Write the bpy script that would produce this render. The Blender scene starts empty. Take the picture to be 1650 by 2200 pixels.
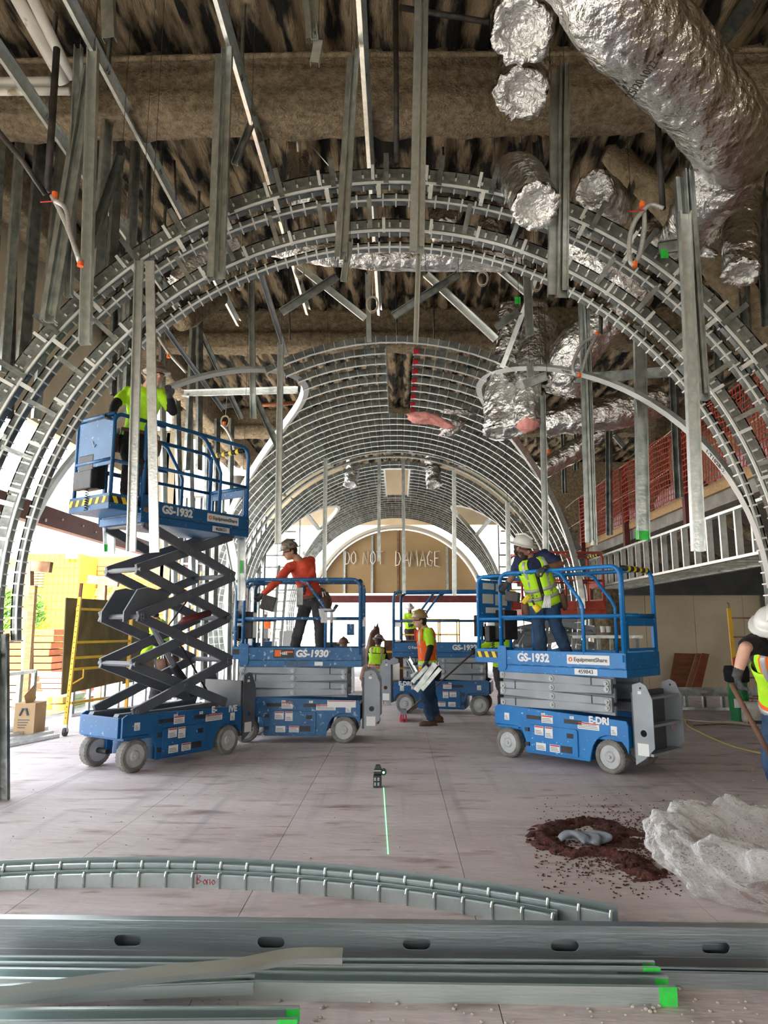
import bpy, bmesh, math, random
from mathutils import Vector, Matrix, noise
random.seed(7)
V = Vector
PI = math.pi
S = bpy.context.scene
COL = S.collection
# ---------------------------------------------------------------- camera
FPX = 1525.0
TH = math.atan(250/FPX)
PS = math.atan(31/FPX*math.cos(TH))
F_ = V((-math.sin(PS)*math.cos(TH), math.cos(PS)*math.cos(TH), math.sin(TH)))
R_ = V((math.cos(PS), math.sin(PS), 0))
U_ = R_.cross(F_)
CAM = V((0, 0, 1.5))
cd = bpy.data.cameras.new('camera'); cam = bpy.data.objects.new('camera', cd); COL.objects.link(cam)
cd.sensor_fit = 'VERTICAL'; cd.sensor_height = 24.0; cd.lens = FPX/2200*24.0
cd.clip_start = .05; cd.clip_end = 400
mr = Matrix((R_, U_, -F_)).transposed().to_4x4(); mr.translation = CAM
cam.matrix_world = mr
S.camera = cam
def ray(x, y): return F_ + R_*((x-825)/FPX) + U_*((1100-y)/FPX)
def P(x, y, Y):                       # surveyed point at world depth Y
    d = ray(x, y); return CAM + d*(Y/d.y)
def G(x, y, z=0.0):                   # surveyed point at world height z
    d = ray(x, y); return CAM + d*((z-1.5)/d.z)
# ---------------------------------------------------------------- world, sun, exposure
w = bpy.data.worlds.new('sky'); S.world = w; w.use_nodes = True
nt = w.node_tree; bg = nt.nodes['Background']
tc = nt.nodes.new('ShaderNodeTexCoord'); sx = nt.nodes.new('ShaderNodeSeparateXYZ')
rp = nt.nodes.new('ShaderNodeValToRGB')
nt.links.new(tc.outputs['Generated'], sx.inputs[0]); nt.links.new(sx.outputs['Z'], rp.inputs[0])
rp.color_ramp.elements[0].position = 0.0; rp.color_ramp.elements[0].color = (1.0, .98, .95, 1)
rp.color_ramp.elements[1].position = .7; rp.color_ramp.elements[1].color = (.78, .88, 1.0, 1)
nt.links.new(rp.outputs[0], bg.inputs[0]); bg.inputs[1].default_value = 2.2
sd = bpy.data.lights.new('sun', 'SUN'); sd.energy = 9.0; sd.angle = .02; sd.color = (1, .93, .8)
so = bpy.data.objects.new('sun', sd); COL.objects.link(so)
so.rotation_euler = V((-.04, -.78, .62)).to_track_quat('Z', 'Y').to_euler()
S.view_settings.view_transform = 'Standard'; S.view_settings.look = 'None'
S.view_settings.gamma = 1; S.view_settings.use_curve_mapping = False
S.view_settings.exposure = 1.5

# ---------------------------------------------------------------- materials
MATS = {}
def mat(name, c1, c2=None, rough=.6, metal=0., scale=6., stretch=(1, 1, 1), bump=0., bscale=None, detail=5,
        lo=.35, hi=.65, emit=None, trans=0., alpha=1., c3=None, s3=2., lo3=.6, hi3=.7, rand=0., coat=0., bdist=.02, coords='Object'):
    if name in MATS: return MATS[name]
    m = bpy.data.materials.new(name); MATS[name] = m; m.use_nodes = True
    n = m.node_tree; b = n.nodes['Principled BSDF']; L = n.links.new
    b.inputs['Roughness'].default_value = rough; b.inputs['Metallic'].default_value = metal
    if coat: b.inputs['Coat Weight'].default_value = coat
    tc = n.nodes.new('ShaderNodeTexCoord'); mp = n.nodes.new('ShaderNodeMapping'); mp.inputs['Scale'].default_value = stretch
    if coords == 'Position':
        ge = n.nodes.new('ShaderNodeNewGeometry'); L(ge.outputs['Position'], mp.inputs[0])
    else: L(tc.outputs[coords], mp.inputs[0])
    out = None
    if c2 is not None:
        nz = n.nodes.new('ShaderNodeTexNoise'); nz.inputs['Scale'].default_value = scale; nz.inputs['Detail'].default_value = detail
        L(mp.outputs[0], nz.inputs['Vector'])
        r = n.nodes.new('ShaderNodeValToRGB'); r.color_ramp.elements[0].position = lo; r.color_ramp.elements[1].position = hi
        r.color_ramp.elements[0].color = (*c1, 1); r.color_ramp.elements[1].color = (*c2, 1)
        L(nz.outputs['Fac'], r.inputs[0]); out = r.outputs[0]
        if c3 is not None:
            n3 = n.nodes.new('ShaderNodeTexNoise'); n3.inputs['Scale'].default_value = s3; n3.inputs['Detail'].default_value = 8
            L(mp.outputs[0], n3.inputs['Vector'])
            r3 = n.nodes.new('ShaderNodeMapRange'); r3.inputs[1].default_value = lo3; r3.inputs[2].default_value = hi3
            L(n3.outputs['Fac'], r3.inputs[0])
            mx = n.nodes.new('ShaderNodeMix'); mx.data_type = 'RGBA'
            L(r3.outputs[0], mx.inputs[0]); L(out, mx.inputs[6]); mx.inputs[7].default_value = (*c3, 1); out = mx.outputs[2]
    if rand:
        oi = n.nodes.new('ShaderNodeObjectInfo'); mr_ = n.nodes.new('ShaderNodeMapRange')
        mr_.inputs[3].default_value = 1-rand; mr_.inputs[4].default_value = 1+rand
        L(oi.outputs['Random'], mr_.inputs[0])
        hs = n.nodes.new('ShaderNodeHueSaturation'); L(mr_.outputs[0], hs.inputs['Value'])
        if out is not None: L(out, hs.inputs['Color'])
        else: hs.inputs['Color'].default_value = (*c1, 1)
        out = hs.outputs[0]
    if out is not None: L(out, b.inputs['Base Color'])
    else: b.inputs['Base Color'].default_value = (*c1, 1)
    if bump:
        bz = n.nodes.new('ShaderNodeTexNoise'); bz.inputs['Scale'].default_value = bscale or scale; bz.inputs['Detail'].default_value = 6
        L(mp.outputs[0], bz.inputs['Vector'])
        bp = n.nodes.new('ShaderNodeBump'); bp.inputs['Strength'].default_value = bump; bp.inputs['Distance'].default_value = bdist
        L(bz.outputs['Fac'], bp.inputs['Height']); L(bp.outputs[0], b.inputs['Normal'])
    if emit: b.inputs['Emission Color'].default_value = (*emit[0], 1); b.inputs['Emission Strength'].default_value = emit[1]
    if trans: b.inputs['Transmission Weight'].default_value = trans
    if alpha < 1: b.inputs['Alpha'].default_value = alpha
    return m
galv = mat('galvanised', (.38, .42, .41), (.60, .64, .62), rough=.34, metal=.9, scale=9, bump=.15, bscale=30, rand=.12)
galvl = mat('galvanised_light', (.62, .66, .66), (.78, .82, .80), rough=.32, metal=.85, scale=14, bump=.1, bscale=40, rand=.08)
galvd = mat('galvanised_dull', (.15, .165, .16), (.31, .33, .31), rough=.45, metal=.85, scale=8, bump=.2, bscale=25, rand=.2)
edgem = mat('lit_edge_zinc', (.78, .82, .80), (.90, .92, .90), rough=.38, metal=.45, scale=14)  # pale zinc: light from below put into the arch edge colour
foil = mat('foil', (.80, .79, .77), (.92, .92, .92), rough=.2, metal=1., scale=5, stretch=(1, 1, 1), bump=1., bscale=7, bdist=.09, detail=8)
foilend = mat('foil_crumpled', (.85, .85, .84), (.95, .95, .95), rough=.22, metal=1., scale=9, bump=1., bscale=16, bdist=.06)
fire = mat('fireproofing', (.15, .112, .068), (.36, .285, .185), rough=.98, scale=12, detail=10, bump=1., bscale=38, bdist=.05, lo=.3, hi=.7)
firel = mat('fireproofing_light', (.26, .20, .12), (.44, .35, .22), rough=.98, scale=12, detail=10, bump=1., bscale=38, bdist=.05, lo=.3, hi=.7)
deckm = mat('sprayed_deck', (.006, .005, .004), (.33, .25, .155), rough=.98, scale=2.0, stretch=(2.6, .6, 1), detail=12, bump=1., bscale=22, bdist=.06, lo=.44, hi=.58, coords='Position')
conc = mat('concrete', (.25, .24, .22), (.38, .36, .33), rough=.9, scale=4, bump=.4, bscale=25)
blue = mat('blue_paint', (.003, .075, .21), (.006, .11, .29), rough=.42, scale=3, c3=(.35, .46, .55), s3=26, lo3=.66, hi3=.72, bump=.05, bscale=20)
blued = mat('blue_paint_worn', (.010, .09, .23), (.03, .14, .31), rough=.5, scale=5, c3=(.35, .42, .48), s3=18, lo3=.60, hi3=.70, bump=.05, bscale=20)
armg = mat('grey_arm_paint', (.23, .26, .29), (.31, .34, .37), rough=.4, scale=3)
armd = mat('dark_grey_paint', (.05, .055, .065), (.08, .085, .095), rough=.42, scale=3)
blk = mat('black_plastic', (.012, .012, .014), (.03, .03, .032), rough=.5, scale=12)
tirem = mat('grey_tire', (.14, .135, .125), (.24, .23, .215), rough=.9, scale=10, bump=.3, bscale=30)
hubm = mat('wheel_grey', (.38, .40, .41), (.50, .52, .53), rough=.5, scale=8)
white = mat('white_label', (.72, .73, .72), rough=.5)
redl = mat('red_label', (.5, .03, .03), rough=.5)
greenp = mat('green_spray', (.02, .75, .06), (.05, .5, .08), rough=.5, scale=20)
redp = mat('red_marker', (.45, .01, .02), rough=.5)
yel = mat('yellow_paint', (.75, .42, .02), (.85, .50, .04), rough=.5, scale=8)
org = mat('orange_plastic', (.8, .14, .02), rough=.6)
netm = mat('orange_net', (.42, .055, .03), rough=.7)
drs = mat('dark_red_steel', (.09, .012, .012), (.14, .02, .018), rough=.55, scale=6)
wood = mat('lumber', (.45, .28, .13), (.58, .40, .22), rough=.8, scale=3, stretch=(1, 12, 12), detail=6)
ply = mat('plywood', (.42, .26, .12), (.55, .36, .18), rough=.8, scale=2, stretch=(1, 1, 5), detail=8)
redply = mat('reddish_plywood', (.17, .06, .03), (.26, .10, .05), rough=.7, scale=2, stretch=(1, 1, 6), detail=8)
oldply = mat('weathered_plywood', (.12, .095, .05), (.20, .16, .09), rough=.85, scale=2.5, stretch=(2, 2, 1), detail=8)
beige = mat('beige_wall', (.58, .49, .34), (.70, .61, .45), rough=.9, scale=1.2, detail=5, bump=.05)
boardm = mat('tan_board', (.36, .24, .115), (.42, .29, .15), rough=.85, scale=.8)
rusty = mat('rusty_steel', (.19, .09, .045), (.33, .2, .12), rough=.9, scale=5, bump=.3)
blackpipe = mat('black_pipe', (.012, .012, .013), (.05, .04, .035), rough=.5, scale=10)
pvc = mat('white_pipe', (.55, .53, .47), (.68, .66, .61), rough=.5, scale=3, c3=(.3, .24, .16), s3=5, lo3=.6, hi3=.68)
hose = mat('braided_hose', (.35, .34, .32), (.5, .5, .48), rough=.4, metal=.4, scale=60)
pink = mat('pink_insulation', (.72, .28, .26), (.85, .42, .38), rough=1., scale=12, bump=.8, bscale=20)
card = mat('cardboard', (.38, .25, .14), (.46, .32, .19), rough=.9, scale=3)
ropem = mat('pale_cord', (.55, .48, .36), rough=.9)
skin1 = mat('skin_tan', (.42, .21, .13), (.50, .27, .17), rough=.5, scale=10)
skin2 = mat('skin_brown', (.22, .095, .055), (.28, .13, .08), rough=.5, scale=10)
skin3 = mat('skin_light', (.55, .30, .21), (.62, .36, .26), rough=.5, scale=10)
hair = mat('dark_hair', (.012, .008, .006), (.03, .02, .015), rough=.7, scale=60, bump=.5)
denim = mat('blue_denim', (.012, .035, .085), (.03, .07, .14), rough=.9, scale=7, detail=8, bump=.5, bscale=40, bdist=.01)
greyp = mat('charcoal_fabric', (.03, .03, .034), (.055, .055, .06), rough=.9, scale=6, bump=.4, bscale=12)
blacks = mat('black_fabric', (.006, .006, .008), (.014, .014, .018), rough=.9, scale=6, bump=.4, bscale=12)
navy = mat('navy_fabric', (.008, .012, .05), (.014, .022, .075), rough=.85, scale=6, bump=.4, bscale=12)
orangef = mat('orange_red_fabric', (.50, .045, .02), (.62, .075, .035), rough=.85, scale=5, bump=.5, bscale=12)
lime = mat('lime_fabric', (.42, .80, .01), (.52, .92, .03), rough=.8, scale=5, bump=.4, bscale=12)
hivo = mat('hi_vis_orange', (.90, .12, .01), (1., .17, .02), rough=.8, scale=5, bump=.4, bscale=12)
reflm = mat('reflective_grey', (.42, .43, .42), rough=.35, metal=.2)
leather = mat('brown_leather', (.10, .05, .03), (.16, .085, .055), rough=.75, scale=8, bump=.3)
hatw = mat('white_hat', (.70, .70, .68), rough=.3, coat=.3)
hatg = mat('stickered_hat', (.30, .27, .22), (.08, .06, .05), rough=.35, scale=22, detail=2, c3=(.45, .06, .04), s3=17, lo3=.62, hi3=.64)
haty = mat('tan_metal_hat', (.42, .36, .26), (.50, .30, .06), rough=.35, scale=14, detail=1, metal=.3)
glovem = mat('dark_grey_glove', (.03, .03, .034), (.07, .07, .075), rough=.8, scale=30)
chainm = mat('steel_tool', (.5, .5, .5), rough=.3, metal=.9)
leafm = mat('foliage', (.05, .18, .02), (.18, .35, .04), rough=.8, scale=5)
yelb = mat('yellow_building', (.52, .36, .03), (.58, .41, .045), rough=.9, scale=2)
orgb = mat('orange_building', (.45, .13, .03), (.52, .17, .05), rough=.9, scale=2)
paleb = mat('pale_building', (.75, .74, .72), (.82, .81, .79), rough=.9, scale=1)
gndm = mat('sunlit_ground', (.46, .42, .36), (.58, .54, .47), rough=.95, scale=.6, detail=8)
dustm = mat('red_sawdust', (.05, .015, .012), (.16, .05, .04), rough=1., scale=20, detail=8, bump=1., bscale=60, bdist=.03)
greyrag = mat('grey_rag', (.14, .16, .18), (.25, .28, .31), rough=.9, scale=12)
hazb = mat('hazard_yellow', (.80, .60, .03), rough=.6)
# floor: dusty pinkish plywood, with brown scuffs that run across the hall
floorm = mat('dusty_plywood', (.56, .475, .47), (.70, .62, .615), rough=.72, scale=1.1, detail=12, stretch=(.55, 1.9, 1), coords='Position',
             c3=(.16, .075, .055), s3=2.6, lo3=.57, hi3=.80, bump=.35, bscale=14, rand=.05)

# ---------------------------------------------------------------- mesh builder
class MB:
    def __init__(s, M=None): s.v = []; s.f = []; s.mi = []; s.cur = 0; s.M = M or Matrix()
    def vert(s, p): s.v.append(tuple(s.M @ V(p))); return len(s.v)-1
    def face(s, idx): s.f.append(tuple(idx)); s.mi.append(s.cur)
    def box(s, lo, hi):
        i = [s.vert((x, y, z)) for x in (lo[0], hi[0]) for y in (lo[1], hi[1]) for z in (lo[2], hi[2])]
        for q in ((0, 1, 3, 2), (4, 6, 7, 5), (0, 4, 5, 1), (2, 3, 7, 6), (0, 2, 6, 4), (1, 5, 7, 3)): s.face([i[k] for k in q])
        return s
    def bar(s, a, b, w, h, up=(0, 0, 1)):
        a, b = V(a), V(b); d = (b-a).normalized(); u = V(up)
        sd_ = d.cross(u)
        if sd_.length < 1e-4: sd_ = d.cross(V((1, 0, 0)))
        sd_.normalize(); u = sd_.cross(d)
        i = [s.vert(p + sd_*(w/2*x) + u*(h/2*y)) for p in (a, b) for x, y in ((-1, -1), (1, -1), (1, 1), (-1, 1))]
        for q in ((0, 1, 2, 3), (7, 6, 5, 4), (0, 4, 5, 1), (1, 5, 6, 2), (2, 6, 7, 3), (3, 7, 4, 0)): s.face([i[k] for k in q])
        return s
    def sweep(s, rings, closed=True, caps=True):
        ids = [[s.vert(p) for p in r] for r in rings]; n = len(ids[0])
        for a, b in zip(ids, ids[1:]):
            for k in range(n if closed else n-1): s.face((a[k], a[(k+1) % n], b[(k+1) % n], b[k]))
        if caps and closed: s.face(ids[0][::-1]); s.face(ids[-1])
        return s
    def tube(s, pts, r, n=8, caps=True, flat=1.0):
        pts = [V(p) for p in pts]; m = len(pts); rs = r if isinstance(r, (list, tuple)) else [r]*m
        t0 = (pts[1]-pts[0]).normalized(); a = t0.orthogonal().normalized(); rings = []
        for i in range(m):
            t = (pts[min(i+1, m-1)]-pts[max(i-1, 0)]).normalized()
            a = (a - t*a.dot(t)).normalized(); b = t.cross(a)
            rings.append([pts[i]+a*(rs[i]*math.cos(2*PI*k/n))+b*(rs[i]*flat*math.sin(2*PI*k/n)) for k in range(n)])
        return s.sweep(rings, True, caps)
    def cyl(s, a, b, r, r2=None, n=16): return s.tube([a, b], [r, r if r2 is None else r2], n)
    def ell(s, c, r, n=12, m=8, ax=None):
        X, Y, Z = ax or (V((1, 0, 0)), V((0, 1, 0)), V((0, 0, 1))); c = V(c)
        rings = []
        for j in range(m+1):
            ph = PI*(j/m) ; ph = min(max(ph, .02), PI-.02)
            rings.append([c + X*(r[0]*math.sin(ph)*math.cos(2*PI*k/n)) + Y*(r[1]*math.sin(ph)*math.sin(2*PI*k/n)) - Z*(r[2]*math.cos(ph)) for k in range(n)])
        return s.sweep(rings)
    def prism(s, poly, a, b, ax='y'):      # poly in the (x,z) plane, extruded a..b along y
        if ax == 'y': f = lambda p, t: (p[0], t, p[1])
        elif ax == 'x': f = lambda p, t: (t, p[0], p[1])
        else: f = lambda p, t: (p[0], p[1], t)
        return s.sweep([[f(p, a) for p in poly], [f(p, b) for p in poly]])
    def channel(s, a, b, w, d, face, t=.004, lip=0.):   # U profile along a->b, open towards `face`
        a, b = V(a), V(b); z = (b-a).normalized(); f = V(face); f = (f - z*f.dot(z)).normalized(); x = z.cross(f)
        h = w/2
        pr = [(-h, 0), (h, 0), (h, d)] + ([(h-lip, d), (h-lip, d-t)] if lip else []) + [(h-t, d-(t if lip else 0)), (h-t, t), (-h+t, t), (-h+t, d-(t if lip else 0))] + ([(-h+lip, d-t), (-h+lip, d)] if lip else []) + [(-h, d)]
        return s.sweep([[p + x*u + f*v for u, v in pr] for p in (a, b)])
    def build(s, name, m, parent=None, smooth=False, bevel=0.):
        me = bpy.data.meshes.new(name); me.from_pydata(s.v, [], s.f)
        for mm in (m if isinstance(m, (list, tuple)) else [m]): me.materials.append(mm)
        if any(s.mi): me.polygons.foreach_set('material_index', s.mi)
        bm = bmesh.new(); bm.from_mesh(me); bmesh.ops.recalc_face_normals(bm, faces=bm.faces); bm.to_mesh(me); bm.free()
        if smooth: me.polygons.foreach_set('use_smooth', [True]*len(me.polygons))
        o = bpy.data.objects.new(name, me); COL.objects.link(o)
        if parent is not None: o.parent = parent
        if bevel:
            md = o.modifiers.new('bevel', 'BEVEL'); md.width = bevel; md.segments = 2; md.limit_method = 'ANGLE'; md.angle_limit = .8
        return o
def tag(o, label=None, cat=None, group=None, kind=None):
    if label: o['label'] = label
    if cat: o['category'] = cat
    if group: o['group'] = group
    if kind: o['kind'] = kind
    return o
def thing(name, label, cat, loc=(0, 0, 0), rz=0, group=None):
    o = bpy.data.objects.new(name, None); COL.objects.link(o); o.empty_display_size = .1
    o.location = loc; o.rotation_euler = (0, 0, rz)
    return tag(o, label, cat, group)
def kids(root):                        # parts were modelled in world space: keep them where they are
    bpy.context.view_layer.update()
    inv = root.matrix_world.inverted()
    for c in COL.objects:
        if c.parent is root: c.matrix_parent_inverse = inv
def plate(outline, holes, thick, name, m, parent, M):    # flat plate with real holes
    cu = bpy.data.curves.new('c', 'CURVE'); cu.dimensions = '2D'; cu.fill_mode = 'BOTH'; cu.extrude = thick/2
    for pl in [outline]+holes:
        sp = cu.splines.new('POLY'); sp.points.add(len(pl)-1); sp.use_cyclic_u = True
        for q, p in zip(sp.points, pl): q.co = (p[0], p[1], 0, 1)
    ob = bpy.data.objects.new('c', cu); COL.objects.link(ob)
    me = bpy.data.meshes.new_from_object(ob.evaluated_get(bpy.context.evaluated_depsgraph_get()))
    bpy.data.objects.remove(ob); bpy.data.curves.remove(cu)
    me.transform(M); me.name = name; me.materials.clear(); me.materials.append(m)
    o = bpy.data.objects.new(name, me); COL.objects.link(o)
    if parent is not None: o.parent = parent
    return o
def circ(cx, cy, r, n=14, sx=1., sy=1.): return [(cx+r*sx*math.cos(2*PI*k/n), cy+r*sy*math.sin(2*PI*k/n)) for k in range(n)]
def slot(cx, cy, L, r, n=6):
    return [(cx+L/2-r+r*math.cos(t), cy+r*math.sin(t)) for t in [(-PI/2+PI*k/n) for k in range(n+1)]] + \
           [(cx-L/2+r-r*math.cos(t), cy-r*math.sin(t)) for t in [(-PI/2+PI*k/n) for k in range(n+1)]]
def frame(o, x, y):                     # matrix with x right, y up, normal = x cross y
    x = V(x).normalized(); y = V(y); y = (y-x*y.dot(x)).normalized(); z = x.cross(y)
    M = Matrix((x, y, z)).transposed().to_4x4(); M.translation = V(o); return M
def text(s, size, M, m, parent, name='lettering', fat=.0, align='CENTER', ext=.0015, shear=0., sx=1.):
    cu = bpy.data.curves.new('t', 'FONT'); cu.body = s; cu.size = size; cu.extrude = ext; cu.offset = fat; cu.align_x = align; cu.align_y = 'CENTER'; cu.shear = shear
    cu.resolution_u = 3
    ob = bpy.data.objects.new('t', cu); COL.objects.link(ob)
    me = bpy.data.meshes.new_from_object(ob.evaluated_get(bpy.context.evaluated_depsgraph_get()))
    bpy.data.objects.remove(ob); bpy.data.curves.remove(cu)
    me.transform(Matrix.Diagonal((sx, 1, 1, 1))); me.transform(M); me.name = name; me.materials.clear(); me.materials.append(m)
    o = bpy.data.objects.new(name, me); COL.objects.link(o); o.parent = parent
    return o
def nz3(p, s=1.): return noise.noise(V(p)*s)

def streaks(m):          # faint grey wheel tracks and fine saw grain on the floor sheets
    n = m.node_tree; b = n.nodes['Principled BSDF']; L = n.links.new; src = b.inputs['Base Color'].links[0].from_socket
    ge = n.nodes.new('ShaderNodeNewGeometry')
    def layer(stretch, lo, hi, col, src, k):
        mp = n.nodes.new('ShaderNodeMapping'); mp.inputs['Scale'].default_value = stretch; L(ge.outputs['Position'], mp.inputs[0])
        nz = n.nodes.new('ShaderNodeTexNoise'); nz.inputs['Scale'].default_value = 1; nz.inputs['Detail'].default_value = 8; L(mp.outputs[0], nz.inputs['Vector'])
        r = n.nodes.new('ShaderNodeMapRange'); r.inputs[1].default_value = lo; r.inputs[2].default_value = hi; r.inputs[4].default_value = k; L(nz.outputs['Fac'], r.inputs[0])
        mx = n.nodes.new('ShaderNodeMix'); mx.data_type = 'RGBA'; L(r.outputs[0], mx.inputs[0]); L(src, mx.inputs[6]); mx.inputs[7].default_value = (*col, 1); return mx.outputs[2]
    o = layer((4.5, .22, 1), .56, .72, (.28, .28, .33), src, .5)
    o = layer((3.1, 30, 1), .52, .75, (.34, .27, .27), o, .28)
    o = layer((2.6, 9, 1), .62, .72, (.26, .13, .09), o, .6)
    o = layer((9, 13, 1), .58, .70, (.74, .68, .67), o, .4)
    L(o, b.inputs['Base Color'])
streaks(floorm)
# ================================================================ SETTING
XC, ZC, RI = -.08, 1.80, 3.46        # axis and inner radius of the vault
CEIL = 8.0
# floor: a slab with plywood sheets laid on it
tag(MB().box((-6.2, -12, -.3), (11, 28.5, -.02)).build('floor', conc), 'concrete floor slab under dusty plywood sheets', 'floor', kind='structure')
flo = bpy.data.objects['floor']
sh = MB(); sh.box((-.623, -1.218, -.02), (.623, 1.218, 0)); shm = None
for i in range(-5, 9):
    for j in range(-1, 9):
        cx, cy = -.225+1.25*i, .9+2.44*j + (1.22 if i % 2 else 0)
        if cx-.63 < -6.2 or cx > 11: continue
        if shm is None: o = sh.build('plywood_sheet', floorm, flo); shm = o.data
        else:
            o = bpy.data.objects.new('plywood_sheet', shm); COL.objects.link(o); o.parent = flo
        o.location = (cx, cy, 0)
tag(MB().box((-60, -40, -.5), (60, 90, -.31)).build('ground', gndm), 'pale sunlit ground outside the hall', 'ground', kind='structure')
# ceiling deck: fluted, sprayed
mb = MB(); nx, ny = 300, 90
prof = lambda x: (0.11 if (x % .36) < .17 else 0.0)
for j in range(ny+1):
    for i in range(nx+1):
        x = -7+18*i/nx; y = 4.5+24*j/ny
        z = CEIL + prof(x) + .05*nz3((x*2, y*1.1, 0)) + .035*nz3((x*7, y*5, 3))
        mb.vert((x, y, z))
for j in range(ny):
    for i in range(nx):
        a = j*(nx+1)+i; mb.face((a, a+1, a+nx+2, a+nx+1))
ce = mb.build('ceiling', deckm, smooth=True); tag(ce, 'fluted metal deck ceiling sprayed with dark brown fireproofing', 'ceiling', kind='structure')
tag(MB().box((-7, -12, 8.2), (11, 28.5, 8.5)).build('roof_slab', conc), 'roof slab over the sprayed deck', 'roof', kind='structure')  # its unseen front stretch is extended to keep the sun out
tag(MB().box((-7, -12, 8.0), (11, 4.5, 8.15)).build('ceiling_blocker', fire), 'unseen ceiling added behind the camera to keep the sun out', 'ceiling', kind='structure')  # unseen, added to shade the floor behind the camera from sun
def rough_sweep(name, path, prof2, m, amp=.04, axis='x', step=.12, label=None, cat=None, n=1):
    # profile (y,z) pushed along x with a lumpy sprayed surface
    mb = MB(); x0, x1 = path; k = int((x1-x0)/step); rings = []
    P2 = []
    for a, b in zip(prof2, prof2[1:]+prof2[:1]):
        d = math.hypot(b[0]-a[0], b[1]-a[1]); q = max(1, int(d/.1))
        for t in range(q): P2.append((a[0]+(b[0]-a[0])*t/q, a[1]+(b[1]-a[1])*t/q))
    cy = sum(p[0] for p in P2)/len(P2); cz = sum(p[1] for p in P2)/len(P2)
    for i in range(k+1):
        x = x0+(x1-x0)*i/k; r = []
        for (y, z) in P2:
            e = amp*(nz3((x*3.1, y*5, z*5))+.7*nz3((x*9, y*11, z*11+4)))
            dy, dz = y-cy, z-cz; L = math.hypot(dy, dz) or 1
            p = (x, y+dy/L*e, z+dz/L*e)
            r.append(p if axis == 'x' else (p[1], p[0], p[2]))
        rings.append(r)
    o = mb.sweep(rings).build(name, m, smooth=True)
    return tag(o, label, cat)
for q, yb in enumerate((7.28, 13.9, 20.6)):
    rough_sweep('sprayed_beam', (-6.8, 10.8), [(yb-.25, 7.17), (yb+.22, 7.17), (yb+.24, 7.42), (yb+.08, 7.5), (yb+.08, 8.05), (yb-.1, 8.05), (yb-.1, 7.52), (yb-.27, 7.44)], fire, .05,
        label=['ceiling beam thick with fireproofing nearest the camera', 'second sprayed ceiling beam seen behind the big arch', 'third sprayed ceiling beam deep in the hall'][q], cat='beam')
rough_sweep('sprayed_beam', (4.6, 28), [(-5.6, 7.2), (-5.2, 7.2), (-5.2, 7.95), (-5.6, 7.95)], fire, .05, axis='y', label='sprayed edge beam along the left side of the roof', cat='beam')
tag(MB().tube([(-6.5, 6.9, 7.72), (-1, 6.9, 7.75), (2, 6.9, 7.71), (10, 6.9, 7.74)], .03, 8).build('conduit_pipe', fire, smooth=True), 'thin sprayed conduit running across above the nearest beam', 'pipe')
# walls
def wall(name, lo, hi, m, label): return tag(MB().box(lo, hi).build(name, m), label, 'wall', kind='structure')
wall('wall_left', (-6.2, 6, 4.9), (-6.05, 15.5, 8), beige, 'beige wall panel high on the left')
wall('wall_left_front', (-6.2, -12, 3.6), (-6.05, 6, 8), beige, 'beige upper wall left of the camera')
wall('wall_blocker_left', (-6.2, -12.2, 0), (-1.5, -12, 8), beige, 'unseen wall added behind the camera to dim reflections, left part')  # unseen, added to cut sky light and darken the metal's reflections
wall('wall_blocker_top', (-1.5, -12.2, 3.4), (10, -12, 8), beige, 'unseen wall added behind the camera to dim reflections, above its opening')  # unseen upper part of the same added light blocker
wall('wall_right', (9.9, -12, 0), (10.1, 28.5, 8), fire, 'right wall of the hall')
wall('wall_back', (4.9, 18.2, 0), (9.9, 18.35, 3.1), beige, 'beige wallboard at the back of the bay under the balcony')
wall('wall_upper_back', (4.6, 27.6, 3.1), (9.9, 27.8, 8), fire, 'far upper wall beyond the balcony')
wall('wall_end', (-6.2, 28.2, 5.6), (10, 28.4, 8.1), beige, 'end wall above the far vault')
tag(MB().box((4.9, 17.9, 2.32), (9.9, 18.15, 3.1)).build('trim_1', armd), 'dark steel header over the beige wall', 'header', kind='structure')
for k, x in enumerate((9.05,)):
    tag(MB().channel((x, 18.0, 0), (x, 18.0, 2.4), .12, .06, (1, 0, 0)).build('trim_2', galvd), 'metal jamb stud right of the beige wall', 'stud', kind='structure')
# wallboard panels on the back wall: joints are real gaps
wb = bpy.data.objects['wall_back']
for k in range(4):
    MB().box((5.0+1.22*k, 18.17, .02), (6.21+1.22*k, 18.2, 1.21)).build('wallboard_panel', beige, wb)
    MB().box((5.0+1.22*k, 18.172, 1.22), (6.21+1.22*k, 18.2, 2.42)).build('wallboard_panel', beige, wb)
# balcony on the right
bal = thing('balcony', 'concrete balcony on the right with dark red posts', 'balcony', (4.3, 12, 3.1))
MB().box((4.32, 5.2, 3.12), (9.85, 18.9, 3.36)).build('slab', conc, bal)
MB().box((4.26, 5.2, 3.30), (4.31, 18.9, 3.44)).build('edge_board', wood, bal)
for j, yy in enumerate((7.6, 10.3, 13.1, 16.2)):
    MB().bar((4.22, yy, 2.75), (4.22, yy, 4.5), .10, .10, (0, 1, 0)).build('guard_post', drs, bal)
for j, yy in enumerate((6.2, 8.2, 9.9, 11.6, 13.3, 15., 16.7)):
    a, b = V((4.45, yy, 3.1)), V((5.3, yy-.1, 2.45))
    MB().tube([a, a.lerp(b, .3), a.lerp(b, .6), b], [.07, .08, .065, .08], 8).build('sprayed_strut', fire, bal, smooth=True)
for zz in (4.45, 3.9): MB().tube([(4.16, y/2, zz + .02*math.sin(y)) for y in range(13, 36)], .008, 5).build('guard_rope', ropem, bal)
kids(bal)
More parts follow.
